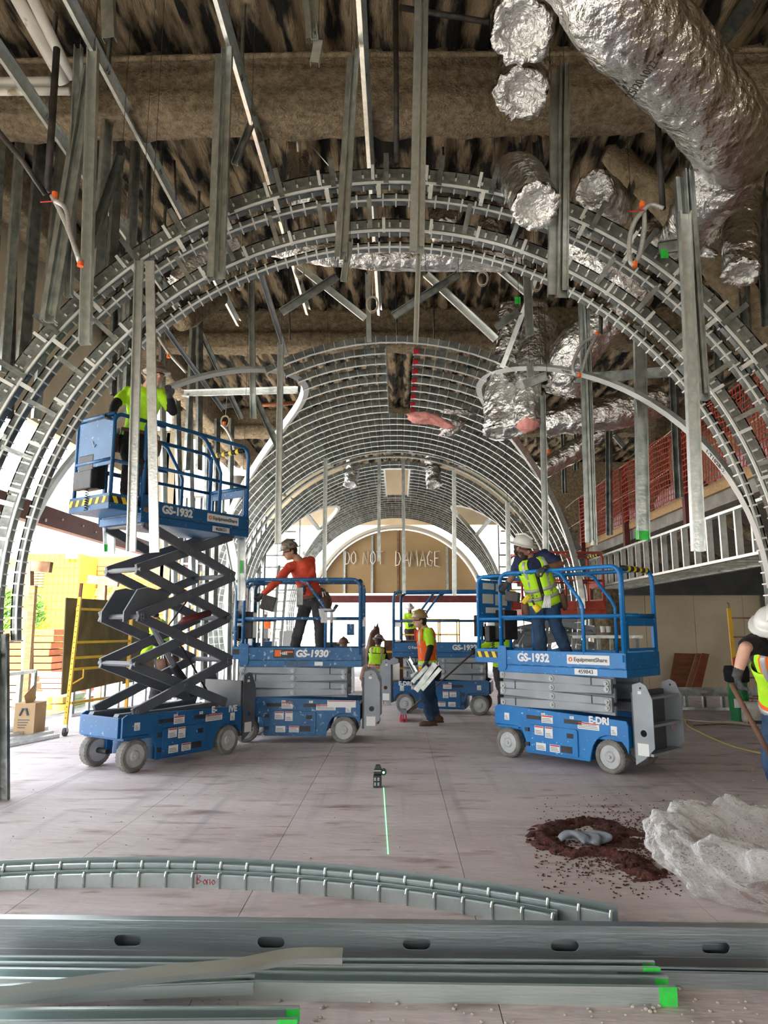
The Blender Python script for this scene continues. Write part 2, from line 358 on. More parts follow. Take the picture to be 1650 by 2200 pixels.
def net(name, y0, y1, label):
    mb = MB(); z0, z1 = 3.42, 4.44; st = .085
    ny_ = int((y1-y0)/st); nzz = int((z1-z0)/st)
    pt = lambda i, j: V((4.15+.03*nz3((i*.3, j*.3, y0)), y0+st*i, z0+st*j+.03*math.sin(i*.35+y0)*(j/nzz)))
    for i in range(ny_+1):
        for j in range(nzz+1):
            p = pt(i, j)
            if j < nzz: mb.bar(p, pt(i, j+1), .009, .009, (1, 0, 0))
            if i < ny_: mb.bar(p, pt(i+1, j), .012, .009, (1, 0, 0))
            if (i+j) % 2 == 0: mb.bar(p+V((0, -.012, -.012)), p+V((0, .012, .012)), .03, .01, (1, 0, 0))
    return tag(mb.build(name, netm), label, 'safety net')
net('safety_net', 5.4, 7.55, 'orange mesh net at the near end of the balcony, behind the arch leg')
net('safety_net', 7.65, 10.25, 'orange mesh net between the nearest two dark red balcony posts')
net('safety_net', 10.35, 13.05, 'orange mesh net between the middle dark red balcony posts')
net('safety_net', 13.15, 16.15, 'orange mesh net between the farthest dark red balcony posts')
for k, (yy, c) in enumerate(((9.3, 'pinkish bundle of insulation on the balcony beside the second post'), (11.8, 'wrapped bundle of insulation on the balcony between the middle posts'), (14.3, 'wrapped bundle of insulation at the far end of the balcony'))):
    mb = MB(); rings = []
    for i in range(14):
        t = i/13; rr = .27*math.sin(PI*min(max(t, .06), .94))**.35
        rings.append([(4.72+rr*math.cos(a)+.03*nz3((i, a*2, k)), yy-.8+1.6*t, 3.66+rr*math.sin(a)*.9+.05*nz3((i*.7, a*3, k+5))) for a in [2*PI*q/14 for q in range(14)]])
    o = mb.sweep(rings).build('insulation_bundle', mat('wrapped_insulation', (.55, .38, .37), (.62, .60, .66), rough=.6, scale=9, bump=.8), smooth=True); tag(o, c, 'insulation')
# stud frame hanging under the balcony edge (a ladder-like soffit)
sf = thing('soffit_frame', 'ladder-like galvanised stud soffit frame below the balcony edge', 'stud frame', (4.1, 12, 2.3))
for z in (2.32, 2.94): MB().channel((4.08, 5.5, z), (4.08, 17.3, z), .09, .035, (0, 0, 1 if z < 2.5 else -1)).build('rail', galvl, sf)
MB().channel((4.75, 5.5, 2.30), (4.75, 17.3, 2.30), .09, .035, (0, 0, 1)).build('rail', galv, sf)
for k in range(30):
    y = 5.7+.4*k
    MB().channel((4.08, y, 2.33), (4.08, y, 2.93), .08, .04, (0, 1, 0)).build('stud', galvl, sf)
    MB().channel((4.1, y, 2.31), (4.75, y, 2.31), .05, .03, (0, 0, 1)).build('cross_stud', galv, sf)
kids(sf)
# dark red edge beam on the left, with white bolt dots
eb = thing('edge_beam', 'dark red steel edge beam with pale dots at the left opening', 'beam', (-6, 13, 3.3))
MB().box((-6.12, 9, 3.22), (-5.95, 28, 3.55)).build('web', drs, eb)
mb = MB()
for k in range(26):
    y = 9.5+.6*k+random.uniform(-.2, .2); z = 3.38+random.uniform(-.1, .12)
    mb.cyl((-5.95, y, z), (-5.935, y, z), random.choice((.02, .03, .04)), n=8)
mb.build('bolt', white, eb); kids(eb)
# ================================================================ VAULT
def arcprof(prof, a0, a1, n, R, yy, xc=XC, zc=ZC):     # profile (dr, dy) swept round the vault axis
    out = []
    for k in range(n+1):
        a = a0+(a1-a0)*k/n; ca, sa = math.cos(a), math.sin(a)
        out.append([(xc+(R+dr)*ca, yy+dy, zc+(R+dr)*sa) for dr, dy in prof])
    return out
def uprof(w, d, t=.004, inward=False):               # web at r=0, flanges reach outwards
    s_ = -1 if inward else 1
    return [(0, 0), (0, w), (s_*d, w), (s_*d, w-t), (s_*t, w-t), (s_*t, t), (s_*d, t), (s_*d, 0)]
def crimps(mb, a0, a1, st, R, yy, w, d, rise=.012, wid=.010):
    n = int(abs(a1-a0)*R/st)
    for k in range(n+1):
        a = a0+(a1-a0)*k/n
        M = Matrix.Translation((XC, yy, ZC)) @ Matrix.Rotation(-a, 4, 'Y') @ Matrix.Translation((R, 0, 0))
        sv = mb.M; mb.M = M
        mb.box((-rise, -rise*.6, -wid/2), (d, .004, wid/2)); mb.box((-rise, -.004, -wid/2), (.002, w+.004, wid/2))
        mb.M = sv
SEGM = {}
def arch(name, label, Y0, tracks, a0=-.12, stubs=True, seg=.105):
    A = thing(name, label, 'arch', (XC, Y0, 0))
    for (R, dy, w, d, style, mm) in tracks:
        A0, A1 = a0, PI-a0
        if style == 'plain':
            tr = MB().sweep(arcprof(uprof(w, d), A0, A1, 90, R, Y0+dy)).build('curved_track', mm, A)
            MB().sweep(arcprof([(-.010, -.004), (-.010, .012), (.012, .012), (.012, -.004)], A0, A1, 90, R, Y0+dy)).build('lit_edge_lip', edgem, tr)  # thin pale strip draws the flange edge as lit from below
        else:
            # pressed segments hinged end to end: each is its own piece
            tr = MB().sweep(arcprof([(d, 0), (d, .003), (d-.012, .003), (d-.012, 0)], A0, A1, 90, R, Y0+dy)).build('curved_track', mm, A)
            st = seg*(1.0 if R < 3.7 else 1.25); n = min(140, int((A1-A0)*R/st)); da = (A1-A0)/n
            key = (R, w, d, seg); me = SEGM.get(key)
            for k in range(n):
                if me is None:
                    sm = MB(); h = R*math.sin(da/2); e = .0035
                    sm.prism([(0, 0), (0, w), (d, w), (d, w-.004), (.005, w-.004), (.005, .004), (d, .004), (d, 0)], -h+e, h-e, 'z')
                    sm.cur = 1; sm.box((-.014, -.012, h-.013), (min(d, .06), .006, h+.004)); sm.box((-.012, -.006, h-.009), (.003, w+.004, h+.004)); sm.box((-.012, -.008, -h+e), (.006, .002, h-e)); sm.cur = 0
                    o = sm.build('track_segment', [mm, edgem], tr); me = o.data; SEGM[key] = me
                else:
                    o = bpy.data.objects.new('track_segment', me); COL.objects.link(o); o.parent = tr
                a = A0+da*(k+.5)
                o.matrix_local = Matrix.Translation((XC, Y0+dy, ZC)) @ Matrix.Rotation(-a, 4, 'Y') @ Matrix.Translation((R, 0, 0))
    return A
def stub(A, a, r0, r1, y, w, d, mm=galvl, face=-1, yb=None):
    ca, sa = math.cos(a), math.sin(a)
    p0 = (XC+r0*ca, y, ZC+r0*sa); p1 = (XC+r1*ca, (y if yb is None else yb), ZC+r1*sa)
    return MB().channel(p0, p1, w, d, (-sa, 0, ca)).build('radial_stud', mm, A)
def full_arch(name, label, Y0, sc=1., big=True):
    tr = [(4.13, .12, .15, .14, 'seg', galvd), (4.03, .0, .05, .05, 'plain', galvd), (3.93, .14, .10, .07, 'seg', galvd),
          (3.63, .16, .14, .11, 'seg', galvd), (3.53, .02, .04, .03, 'plain', galvd), (3.48, .24, .10, .05, 'seg', galvd)]
    if not big: tr = [(t[0], t[1], t[2], t[3], 'plain', t[5]) for t in tr]
    A = arch(name, label, Y0, tr)
    if not big:
        for o in [c for c in COL.objects if c.parent is A]:
            pass
        mb = MB()
        for (R, dy, w, d, s_, m_) in tr:
            if R not in (4.03, 3.53): crimps(mb, -.1, PI+.1, .2, R, Y0+dy, w, .05)
        mb.build('crimp_ridges', galvl, A)
    n = 26
    for k in range(n+1):
        a = -.1+(PI+.2)*k/n
        stub(A, a, 4.00, 4.32, Y0+.0, .07, .05, galvd)
        stub(A, a+.035, 4.04, 4.20, Y0-.01, .05, .03, edgem)
        stub(A, a+.02, 3.90, 4.03, Y0+.03, .05, .04, edgem)
        stub(A, a+.045, 3.58, 3.93, Y0+.12, .05, .045, galv)
        stub(A, a+.01, 3.52, 3.66, Y0+.03, .04, .03, edgem)
    for s_ in (-1, 1):       # legs below the springing
        for (R, dy) in ((4.13, .14), (4.02, 0), (3.91, .16), (3.66, .2), (3.53, .02), (3.48, .24))[:5 if s_ < 0 else 6]:
            x = XC+s_*R
            MB().channel((x, Y0+dy+.05, 0), (x, Y0+dy+.05, ZC-.35), .09, .05, (s_, 0, 0)).build('leg_stud', galv, A)
    kids(A); return A
full_arch('arch_frame', 'huge galvanised arch frame nearest the camera, spanning the whole picture', 6.36)
full_arch('arch_frame', 'second galvanised arch frame, deep inside between the two ribbed vaults', 15.2, big=False)
# green and red paint marks on the near arch
def lun(Yc, a, zl, side, n=56, t0=.0, t1=PI, R=RI, dz=0.):
    pts = []
    for k in range(n+1):
        t = t0+(t1-t0)*k/n; Y = Yc-a*math.cos(t); z = 1.8+(zl-1.8)*math.sin(t)
        x = math.sqrt(max(R*R-(z-ZC)**2, 0)); pts.append(V((XC+side*x, Y, z+dz)))
    return pts
def xlim(y, z_only=False):          # largest |x| of a rib at depth y before a lunette cuts it
    for Yc, a, zl in LUN:
        if abs(y-Yc) < a:
            z = 1.8+(zl-1.8)*math.sqrt(1-((y-Yc)/a)**2)
            return math.sqrt(max(RI*RI-(z-ZC)**2, 0))
    return RI
LUN = [(10.0, 3.4, 5.0), (19.8, 3.0, 4.85)]
def rib(parent, y, d=.085, w=.05, gap=None, crimp=.135, mm=galvd, mo=galvl):
    xl = xlim(y); a0 = math.acos(min(1, xl/RI)) if xl < RI else -.25
    spans = [(a0, PI-a0)] if gap is None else [(a0, math.acos((gap[1]-XC)/RI)), (math.acos((gap[0]-XC)/RI), PI-a0)]
    mb = MB()
    for s0, s1 in spans:
        mb.cur = 0
        nn_ = max(6, int((s1-s0)*12)); mb.sweep(arcprof(uprof(w, d), s0, s1, nn_, RI, y))
        mb.cur = 1; mb.sweep(arcprof([(-.002, 0), (-.002, w), (.001, w), (.001, 0)], s0, s1, nn_, RI, y))  # paler skin on the underside: its lit look put into colour
        mb.cur = 1; crimps(mb, s0, s1, crimp, RI, y, w, d)
    return mb.build('curved_rib', [mm, mo], parent)
v1 = thing('ribbed_vault', 'nearer barrel vault of curved galvanised ribs, open in the middle', 'vault', (XC, 12, 0))
for k in range(16):
    y = 8.94+.385*k
    rib(v1, y, gap=(-.17, .22) if k in (1, 2, 3, 4, 5, 6, 7, 8) else None)
for x0, y0, y1 in ((-.2, 9.2, 15.3), (.28, 9.2, 15.3), (-1.5, 11, 15.3), (1.45, 11, 15.3), (-2.5, 13, 15.3), (2.5, 13, 15.3), (-.42, 9., 12.4), (.62, 9., 12.4)):
    z = ZC+math.sqrt((RI+.06)**2-(x0-XC)**2)
    MB().channel((x0, y0, z), (x0, y1, z), .09, .04, (0, 0, 1)).build('runner', galvd, v1)
for k in range(1, 9):
    MB().box((.22, 8.93+.385*k, ZC+3.44), (.30, 8.96+.385*k, ZC+3.51)).build('red_mark', redp, v1)
kids(v1)
v2 = thing('ribbed_vault', 'farther barrel vault of curved galvanised ribs behind the second arch', 'vault', (XC, 20, 0))
for k in range(22):
    y = 16.1+.385*k
    rib(v2, y, gap=(-.35, .30) if 16.8 < y < 20.2 else None, crimp=.22)
for x0 in (-1.2, 1.2, -2.4, 2.4, -.5, .45):
    z = ZC+math.sqrt((RI+.06)**2-(x0-XC)**2)
    MB().channel((x0, 16, z), (x0, 24.3, z), .12, .04, (0, 0, 1)).build('runner', galvd, v2)
for x in (-.37, .32): MB().channel((x, 16.6, 5.28), (x, 20.4, 5.28), .12, .05, (0, 0, 1)).build('opening_edge', galvl, v2)
for y in (16.6, 20.4): MB().channel((-.37, y, 5.26), (.32, y, 5.26), .12, .05, (0, 0, 1)).build('opening_edge', galvl, v2)
kids(v2)
def lunette(Yc, a, zl, side, label, sc=1.):
    t = thing('curved_opening_edge', label, 'curved track', (XC+side*2, Yc, 0))
    pts = lun(Yc, a, zl, side, t0=.02, t1=PI-.02)
    if sc != 1.:                                  # its near leg stands a little farther back
        q_ = []
        for i, p in enumerate(pts):
            u = min(1, max(0, (.52-i/(len(pts)-1))/.40)); s_ = 1+(sc-1)*u*u*(3-2*u); q_.append(V((p.x*s_, p.y*s_, 1.5+(p.z-1.5)*s_)))
        pts = q_
    mb = MB(); mb2 = MB(); ro = []; ri = []
    for i, p in enumerate(pts):
        tg = (pts[min(i+1, len(pts)-1)]-pts[max(i-1, 0)]).normalized()
        rad = V((p.x-XC, 0, p.z-ZC)).normalized(); nrm = tg.cross(rad).normalized()*side
        ro.append([p, p+nrm*.005, p+nrm*.005+rad*.10, p+rad*.10])
        ri.append([p-nrm*.0, p-nrm*.085, p-nrm*.085+rad*.005, p+rad*.005])
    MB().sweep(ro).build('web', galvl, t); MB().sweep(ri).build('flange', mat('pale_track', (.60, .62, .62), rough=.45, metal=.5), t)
    kids(t); return pts, t
LP = {}
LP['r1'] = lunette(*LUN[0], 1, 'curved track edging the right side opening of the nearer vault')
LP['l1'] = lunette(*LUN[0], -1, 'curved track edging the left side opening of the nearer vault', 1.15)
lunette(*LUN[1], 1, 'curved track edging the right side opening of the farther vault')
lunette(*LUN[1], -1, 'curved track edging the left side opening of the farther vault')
# handwriting on the right curved track
r1 = LP['r1'][0]
for s_, i0, sz in (('T102', 18, .10), ('1-T102B-2-01', 7, .10), ('T101B-04', 41, .10)):
    p, q = r1[i0], r1[i0+1]
    tg = (p-q).normalized(); rad = V((p.x-XC, 0, p.z-ZC)).normalized()
    fl = tg.cross(rad).normalized()
    o = text(s_, sz*.7, frame(p-(r1[i0+1]-r1[i0]).normalized().cross(rad).normalized()*.04-rad*.004, tg, fl if i0 < 30 else -fl), blk, LP['r1'][1]); o.matrix_parent_inverse = LP['r1'][1].matrix_world.inverted()
# framing behind the openings: cross vault studs on both sides
def hbar(a, b, w=.09, d=.04, m=galvd, face=(0, 0, 1)): return MB().channel(a, b, w, d, face)
for side, nm in ((-1, 'left'), (1, 'right')):
    t = thing('side_stud_rack', f'rack of horizontal dark studs behind the far {nm} opening', 'stud frame', (side*3.6, 20, 0))
    for k in range(8):
        z = 2.3+.33*k; MB().channel((side*3.0, 21.8-.2*k, z), (side*4.6, 21.8-.2*k, z), .09, .04, (0, 0, 1)).build('cross_stud', galvd, t)
    for x in (3.1, 3.8, 4.5): MB().channel((side*x, 22, 0), (side*x, 22, 5.2), .09, .04, (1, 0, 0)).build('stud', galv, t)
    kids(t)
# far end: tan board in an arch, red beam
YB = 27.0
eb = thing('end_board', 'tan arched board at the far end with white handwriting', 'board', (0, YB, 2.8))
cx, cz, rb = -.0, 2.05, 3.18
pl = [(cx+rb*math.cos(a), cz+rb*math.sin(a)) for a in [(.24+(PI-.48)*k/40) for k in range(41)]]
MB().prism([p for p in pl if p[0] >= .02]+[(.01, cz+rb), (.01, pl[0][1])], YB, YB+.03).build('board_half', boardm, eb)
MB().prism([(-.01, cz+rb)]+[p for p in pl if p[0] <= -.02]+[(-.01, pl[0][1])], YB, YB+.03).build('board_half', boardm, eb)
MB().box((-.05, YB-.06, 2.8), (.03, YB, 5.2)).build('seam_batten', rusty, eb)
for x, m_ in ((-2.05, galvl), (-1.0, galvl), (1.85, galv)):
    MB().channel((x, YB-.05, 2.8), (x, YB-.05, cz+math.sqrt(rb*rb-x*x)-.05), .09, .05, (0, -1, 0)).build('stud', m_, eb)
MB().sweep(arcprof(uprof(.5, .1), 0., PI, 60, 3.22, YB-.45, 0, 2.05)).build('arch_edge', mat('cream_edge', (.60, .56, .46), rough=.7), eb)
chalk = mat('chalk_white', (.85, .82, .74), rough=.9)
def strokes(lines, h, M, m, parent, r=.022):
    mb = MB()
    for ln in lines:
        mb.tube([M @ V((x*h, y*h, 0)) for x, y in ln], r, 6)
    return mb.build('handwriting', m, parent, smooth=True)
def glyph(c, ox):
    g = {'D': [[(0, 0), (.05, 1), (.35, .85), (.5, .45), (.3, .05), (-.05, -.02)]], 'O': [[(.3, 1), (.05, .7), (.05, .2), (.3, 0), (.55, .25), (.52, .75), (.3, 1)]],
         'N': [[(0, 0), (.03, 1), (.5, -.05), (.55, 1)]], 'T': [[(0, .95), (.75, 1)], [(.4, .97), (.42, -.02)]],
         'A': [[(0, -.05), (.3, 1), (.55, -.1)], [(.08, .35), (.5, .38)]], 'M': [[(0, -.05), (.12, 1), (.38, .3), (.62, 1.05), (.75, -.05)]],
         'G': [[(.55, .85), (.3, 1.0), (.05, .6), (.1, .1), (.4, -.05), (.55, .3), (.3, .38)]], 'E': [[(.55, 1), (.05, .95), (.03, 0), (.6, -.1)], [(.05, .5), (.45, .52)]],
         'B': [[(0, 0), (0, 1), (.4, .85), (.05, .5), (.5, .3), (0, 0)]], 'o': [[(.25, .5), (.05, .25), (.25, 0), (.45, .25), (.25, .5)]], 'n': [[(0, 0), (.02, .5), (.3, .5), (.35, 0)]], 'a': [[(.4, .5), (.1, .45), (.1, .1), (.35, .1), (.42, .5), (.5, 0)]]}[c]
    return [[(x+ox, y) for x, y in l] for l in g]
M = frame(P(742, 1212, YB-.09), (1, 0, 0), (0, 0, 1)); L = []
ox = 0
for c, wd in zip('DO', (.62, .7)): L += glyph(c, ox); ox += wd
ox += .65
for c, wd in zip('NOT', (.8, .7, .7)): L += glyph(c, ox); ox += wd
L = [[(x*.70, y) for x, y in l] for l in L]
strokes(L, .49, M, chalk, eb)
M = frame(P(850, 1215, YB-.09), (1, 0, 0), (0, 0, 1)); L = []; ox = 0
for c, wd in zip('DAMAGE', (.78, .62, .95, .68, .72, .7)): L += glyph(c, ox); ox += wd
L = [[(x*.80, y*1.12) for x, y in l] for l in L]; strokes(L, .49, M, chalk, eb); kids(eb)
tag(MB().box((-4.2, YB-.3, 2.45), (4.4, YB-.1, 2.72)).build('cross_beam', drs), 'dark red steel beam under the tan arched board', 'beam')
# ================================================================ SCISSOR LIFTS
def arc_pts(c, r, a0, a1, n=5): return [(c[0]+r*math.cos(a0+(a1-a0)*k/n), c[1]+r*math.sin(a0+(a1-a0)*k/n)) for k in range(n+1)]
def rail_loop(mb, x0, x1, zb, zt, y, r=.024, cr=.11):
    pts = [(x0, zb)]+arc_pts((x0+cr, zt-cr), cr, PI, PI/2)+arc_pts((x1-cr, zt-cr), cr, PI/2, 0)+[(x1, zb)]
    mb.tube([(p[0], y, p[1]) for p in pts], r, 10)
def lift(label, loc, rz, zb, ext, bm, n=4, model='GS-1932', num='', logo=True, edrive=None, flip=False, decal2=False, am=None, ctrl=True, text_back=False, wheelm=None):
    am = am or armg; wheelm = wheelm or tirem
    T = thing('scissor_lift', label, 'scissor lift', loc, rz, 'blue scissor lifts')
    HY = .38
    # chassis side plates with wheel arches
    def arch(cx, r, z0): return [(cx+r*math.cos(t), .17+r*math.sin(t)) for t in [PI-.15-(PI-.3)*k/10 for k in range(11)]]
    out = [(-.84, .36), (-.84, .57), (-.78, .60), (.86, .55), (.88, .50), (.88, .30)] + [(.66+.215*math.cos(t), .17+.215*math.sin(t)) for t in [.2+(PI-.35)*k/9 for k in range(10)]] + \
          [(.42, .09), (-.40, .09), (-.40, .22), (-.46, .36)]
    mb = MB(); mb.prism(out, -HY, -HY+.03); mb.prism(out, HY-.03, HY)
    mb.box((-.80, -HY+.03, .33), (.84, HY-.03, .50)); mb.box((-.42, -HY+.03, .10), (.40, HY-.03, .33))
    mb.box((-.86, -.33, .36), (-.82, .33, .57)); mb.box((.84, -.36, .28), (.88, .36, .5))
    body = mb.build('chassis', bm, T, bevel=.006)
    for s in (-1, 1):
        y0 = s*HY; a, b = (y0-.018, y0) if s < 0 else (y0, y0+.018)
        dr = MB(); dr.prism([(-.33, .12), (-.33, .39), (-.31, .41), (.27, .41), (.29, .39), (.29, .12)], a, b)
        d = dr.build('module_door', bm, T, bevel=.004)
        yy = y0+s*.0195
        MB().box((.16, min(yy, yy+s*.004), .31), (.24, max(yy, yy+s*.004), .36)).build('latch', blk, d)
        MB().box((.08, min(yy, yy+s*.004), .15), (.22, max(yy, yy+s*.004), .22)).build('outlet_panel', blk, d)
        v = MB(); 
        for (x0, x1, z) in ((-.38, -.18, .49), (.12, .34, .485)): v.box((x0, min(y0, y0+s*.003), z-.022), (x1, max(y0, y0+s*.003), z+.022))
        v.box((-.395, min(y0, y0+s*.02), .17), (-.345, max(y0, y0+s*.02), .21)); v.box((-.395, min(y0, y0+s*.02), .33), (-.345, max(y0, y0+s*.02), .37))
        v.build('vent_slot', blk, T)
        # small safety labels
        for (x, z, w_, h_, hd, door) in ((-.66, .47, .07, .08, 0, 0), (-.10, .485, .15, .085, 1, 0), (.42, .46, .26, .075, 1, 0), (.72, .44, .07, .09, 0, 0), (-.20, .355, .12, .10, 1, 1), (-.07, .345, .10, .12, 1, 1), (-.18, .18, .13, .08, 0, 1), (.0, .18, .13, .08, 1, 1), (-.15, .535, .05, .03, 0, 0), (.22, .53, .05, .03, 0, 0)):
            y1 = y0+s*(.019 if door else .0)
            lb = MB(); lb.box((x-w_/2, min(y1, y1+s*.003), z-h_/2), (x+w_/2, max(y1, y1+s*.003), z+h_/2))
            lb.cur = 1
            if hd: lb.box((x-w_/2+.004, min(y1+s*.003, y1+s*.004), z+h_/2-.018), (x+w_/2-.004, max(y1+s*.003, y1+s*.004), z+h_/2-.004))
            lb.cur = 2
            for q in range(3): lb.box((x-w_/2+.01, min(y1+s*.003, y1+s*.004), z-h_/2+.012+.016*q), (x+w_/2-.012-.01*q, max(y1+s*.003, y1+s*.004), z-h_/2+.017+.016*q))
            lb.build('decal', [white, redl, armd], d if door else T)
    # wheels
    for wx in (-.66, .66):
        for s in (-1, 1):
            y1 = s*(HY+.012); y0 = s*(HY-.115); steer = wx < 0
            if steer: y1 = s*(HY-.0); y0 = s*(HY-.12)
            wm = MB(); R0 = .17; ring = []
            prof = [(R0-.05, y1), (R0-.015, y1), (R0, y1-s*.015), (R0, y0+s*.015), (R0-.015, y0), (R0-.05, y0)]
            N = 28
            rings = [[(wx+r*math.cos(2*PI*k/N), y, R0+r*math.sin(2*PI*k/N)) for (r, y) in prof] for k in range(N)]; rings.append(rings[0])
            wm.sweep(rings, caps=False)
            for k in range(N):       # tread blocks
                a = 2*PI*k/N; c = V((wx+R0*math.cos(a), (y0+y1)/2, R0+R0*math.sin(a)))
                wm.bar(c+V((0, -.045, 0)), c+V((0, .045, 0)), .018, .006, (math.cos(a), 0, math.sin(a)))
            wo = wm.build('wheel', wheelm, T, smooth=False)
            hb = MB(); hb.cyl((wx, y1-s*.012, R0), (wx, y0+s*.01, R0), R0-.045, n=24); hb.cyl((wx, y1+s*.002, R0), (wx, y1-s*.012, R0), .045, .06, n=14)
            hb.cyl((wx, y1+s*.018, R0), (wx, y1, R0), .018, n=8)
            hb.build('hub', hubm if wheelm is tirem else armd, wo)
            if steer:
                mb = MB(); mb.box((-.82, min(y0, y1), .345), (-.50, max(y0, y1), .385)); mb.box((-.60, min(y0-s*.05, y0), .12), (-.52, max(y0-s*.05, y0), .36))
                mb.build('steering_bracket', bm, T, bevel=.005)
                MB().cyl((-.66, s*.10, R0), (-.66, s*.27, R0), .03, n=10).build('axle', blk, T)
    # end ladder plates (grey) and rungs
    for s in (-1, 1):
        pl = [(.93, .12), (1.02, .18), (1.14, .30), (1.14, .78), (1.08, .92), (1.02, .95), (.93, .92)] if s < 0 else [(.93, .12), (1.02, .18), (1.14, .30), (1.14, .78), (1.08, .92), (1.02, .95), (.93, .92)]
        pz = plate([(p[0], p[1]) for p in pl], [circ(1.03, .44, .035), circ(1.02, .89, .012, 8)], .012, 'ladder_plate', am, T, Matrix.Translation((0, s*.34, 0)) @ Matrix.Rotation(PI/2, 4, 'X'))
        yy = s*.347
        MB().box((.96, min(yy, yy+s*.003), .22), (1.08, max(yy, yy+s*.003), .34)).build('decal', white, pz)
        MB().box((.99, min(yy, yy+s*.003), .83), (1.03, max(yy, yy+s*.003), .86)).build('decal', white, pz)
    for z in (.22, .50, .78): MB().box((1.02, -.335, z), (1.12, .335, z+.025)).build('ladder_rung', am, T)
    mb = MB(); mb.box((.90, -.33, .18), (.95, .33, .85)); mb.build('end_housing', armd, T, bevel=.01)
    # scissor arms
    z0 = .60; H = (zb-z0)/n; Lm = 1.47; sp = math.sqrt(max(Lm*Lm-H*H*.8, .5))
    xl, xr = .70-sp, .70
    hw = .11 if H > .2 else min(.098, H*1.12)
    for k in range(n):
        za, zc = z0+H*k, z0+H*(k+1)
        if H < .2: za, zc = z0+H*(k+.3), z0+H*(k+.7)+.0
        for s in (-1, 1):
            for j, (yo, d) in enumerate(((.34, 1), (.27, -1))):
                if (k % 2): d = -d
                a, b = ((xl, za), (xr, zc)) if d > 0 else ((xl, zc), (xr, za))
                y = s*yo
                mb = MB(); mb.bar((a[0], y, a[1]), (b[0], y, b[1]), .045, hw, (0, 0, 1)); 
                ob = mb.build('scissor_arm', am, T, bevel=.008)
                if j == 0:
                    for (px, pzz) in (a, b, ((a[0]+b[0])/2, (a[1]+b[1])/2)):
                        q = .05 if px in (a[0], b[0]) else 0
                        px2 = px + (q if px == a[0] else -q if px == b[0] else 0); pz2 = a[1]+(b[1]-a[1])*(px2-a[0])/(b[0]-a[0])
                        pn = MB(); pn.cyl((px2, y+s*.022, pz2), (px2, y+s*.036, pz2), .036, .032, 12); pn.cyl((px2, y+s*.036, pz2), (px2, y+s*.055, pz2), .016, n=8); pn.build('pin', hubm if am is armg and H < .2 else am, ob)
                    if H < .2: MB().box((xl+.22 if d > 0 else xr-.24, min(y+s*.0235, y+s*.025), (za+zc)/2-.045), (xl+.235 if d > 0 else xr-.225, max(y+s*.0235, y+s*.025), (za+zc)/2+.045)).build('cable_strap', blk, ob)
        if H > .2:
            for x in (xl+.03, xr-.03): MB().cyl((x, -.33, zc), (x, .33, zc), .03, n=10).build('cross_tube', am, T)
    if H > .2:
        MB().cyl((.10, 0, z0+H*.9), (.42, 0, z0+H*.2), .05, n=12).build('lift_cylinder', blk, T)
        MB().cyl((-.28, 0, z0+H*1.9), (.10, 0, z0+H*.9), .03, n=10).build('cylinder_rod', chainm, T)
        for s in (-1, 1): MB().prism([(-.78, z0+H*2.-.06), (-.78, z0+H*2.+.05), (-.62, z0+H*2.+.30), (-.48, z0+H*2.+.33), (-.15, z0+H*2.+.27), (-.5, z0+H*2.+.02)], s*.20-.01, s*.20+.01).build('arm_gusset', am, T)
        for s in (-1, 1): MB().prism([(-.86, .50), (-.80, .60), (-.2, .60), (.55, .62), (.6, .56), (.2, .52)], s*.22-.04, s*.22+.04).build('base_track', am, T)
        mb = MB(); mb.tube([(.5, -.2, z0+.1), (.1, -.15, z0+H*1.3), (-.2, -.18, z0+H*1.7), (.1, -.2, z0+H*2.4), (.5, -.2, z0+H*2.2)], .012, 6); mb.build('hydraulic_hose', blk, T, smooth=True)
    # platform
    x0, x1 = -.76, .90; zt = zb+.26; dk = zb+.09
    mb = MB(); mb.box((x0, -HY, zb), (x1, HY, zb+.085))
    for s in (-1, 1): mb.box((x0, min(s*HY, s*(HY-.02)), zb+.085), (x1, max(s*HY, s*(HY-.02)), zt))
    mb.box((x1-.02, -HY, zb+.085), (x1, HY, zt))
    mb.build('platform', bm, T, bevel=.006)
    MB().box((x0+.01, -HY+.025, zb+.087), (x1-.025, HY-.025, dk+.012)).build('deck_plate', mat('deck_steel', (.10, .11, .12), (.2, .2, .2), rough=.5, metal=.5, scale=8), T)
    ln = MB()
    for s in (-1, 1):
        for k in range(9):
            xx = x0+.16+.17*k; ln.box((xx, min(s*HY, s*(HY+.001)), zb+.092), (xx+.11, max(s*HY, s*(HY+.001)), zb+.098))
    ln.build('seam_line', blk, T)
    for s in (-1, 1):
        MB().prism([(x0-.005, zb+.02), (x0+.10, zb+.02), (x0+.12, zb+.06), (x0+.12, zt+.05), (x0-.005, zt+.05)], min(s*(HY+.001), s*(HY+.012)), max(s*(HY+.001), s*(HY+.012))).build('corner_bracket', bm, T, bevel=.003)
    # roll-out extension with hazard stripes
    ex = x0-ext
    zr = dk+1.09
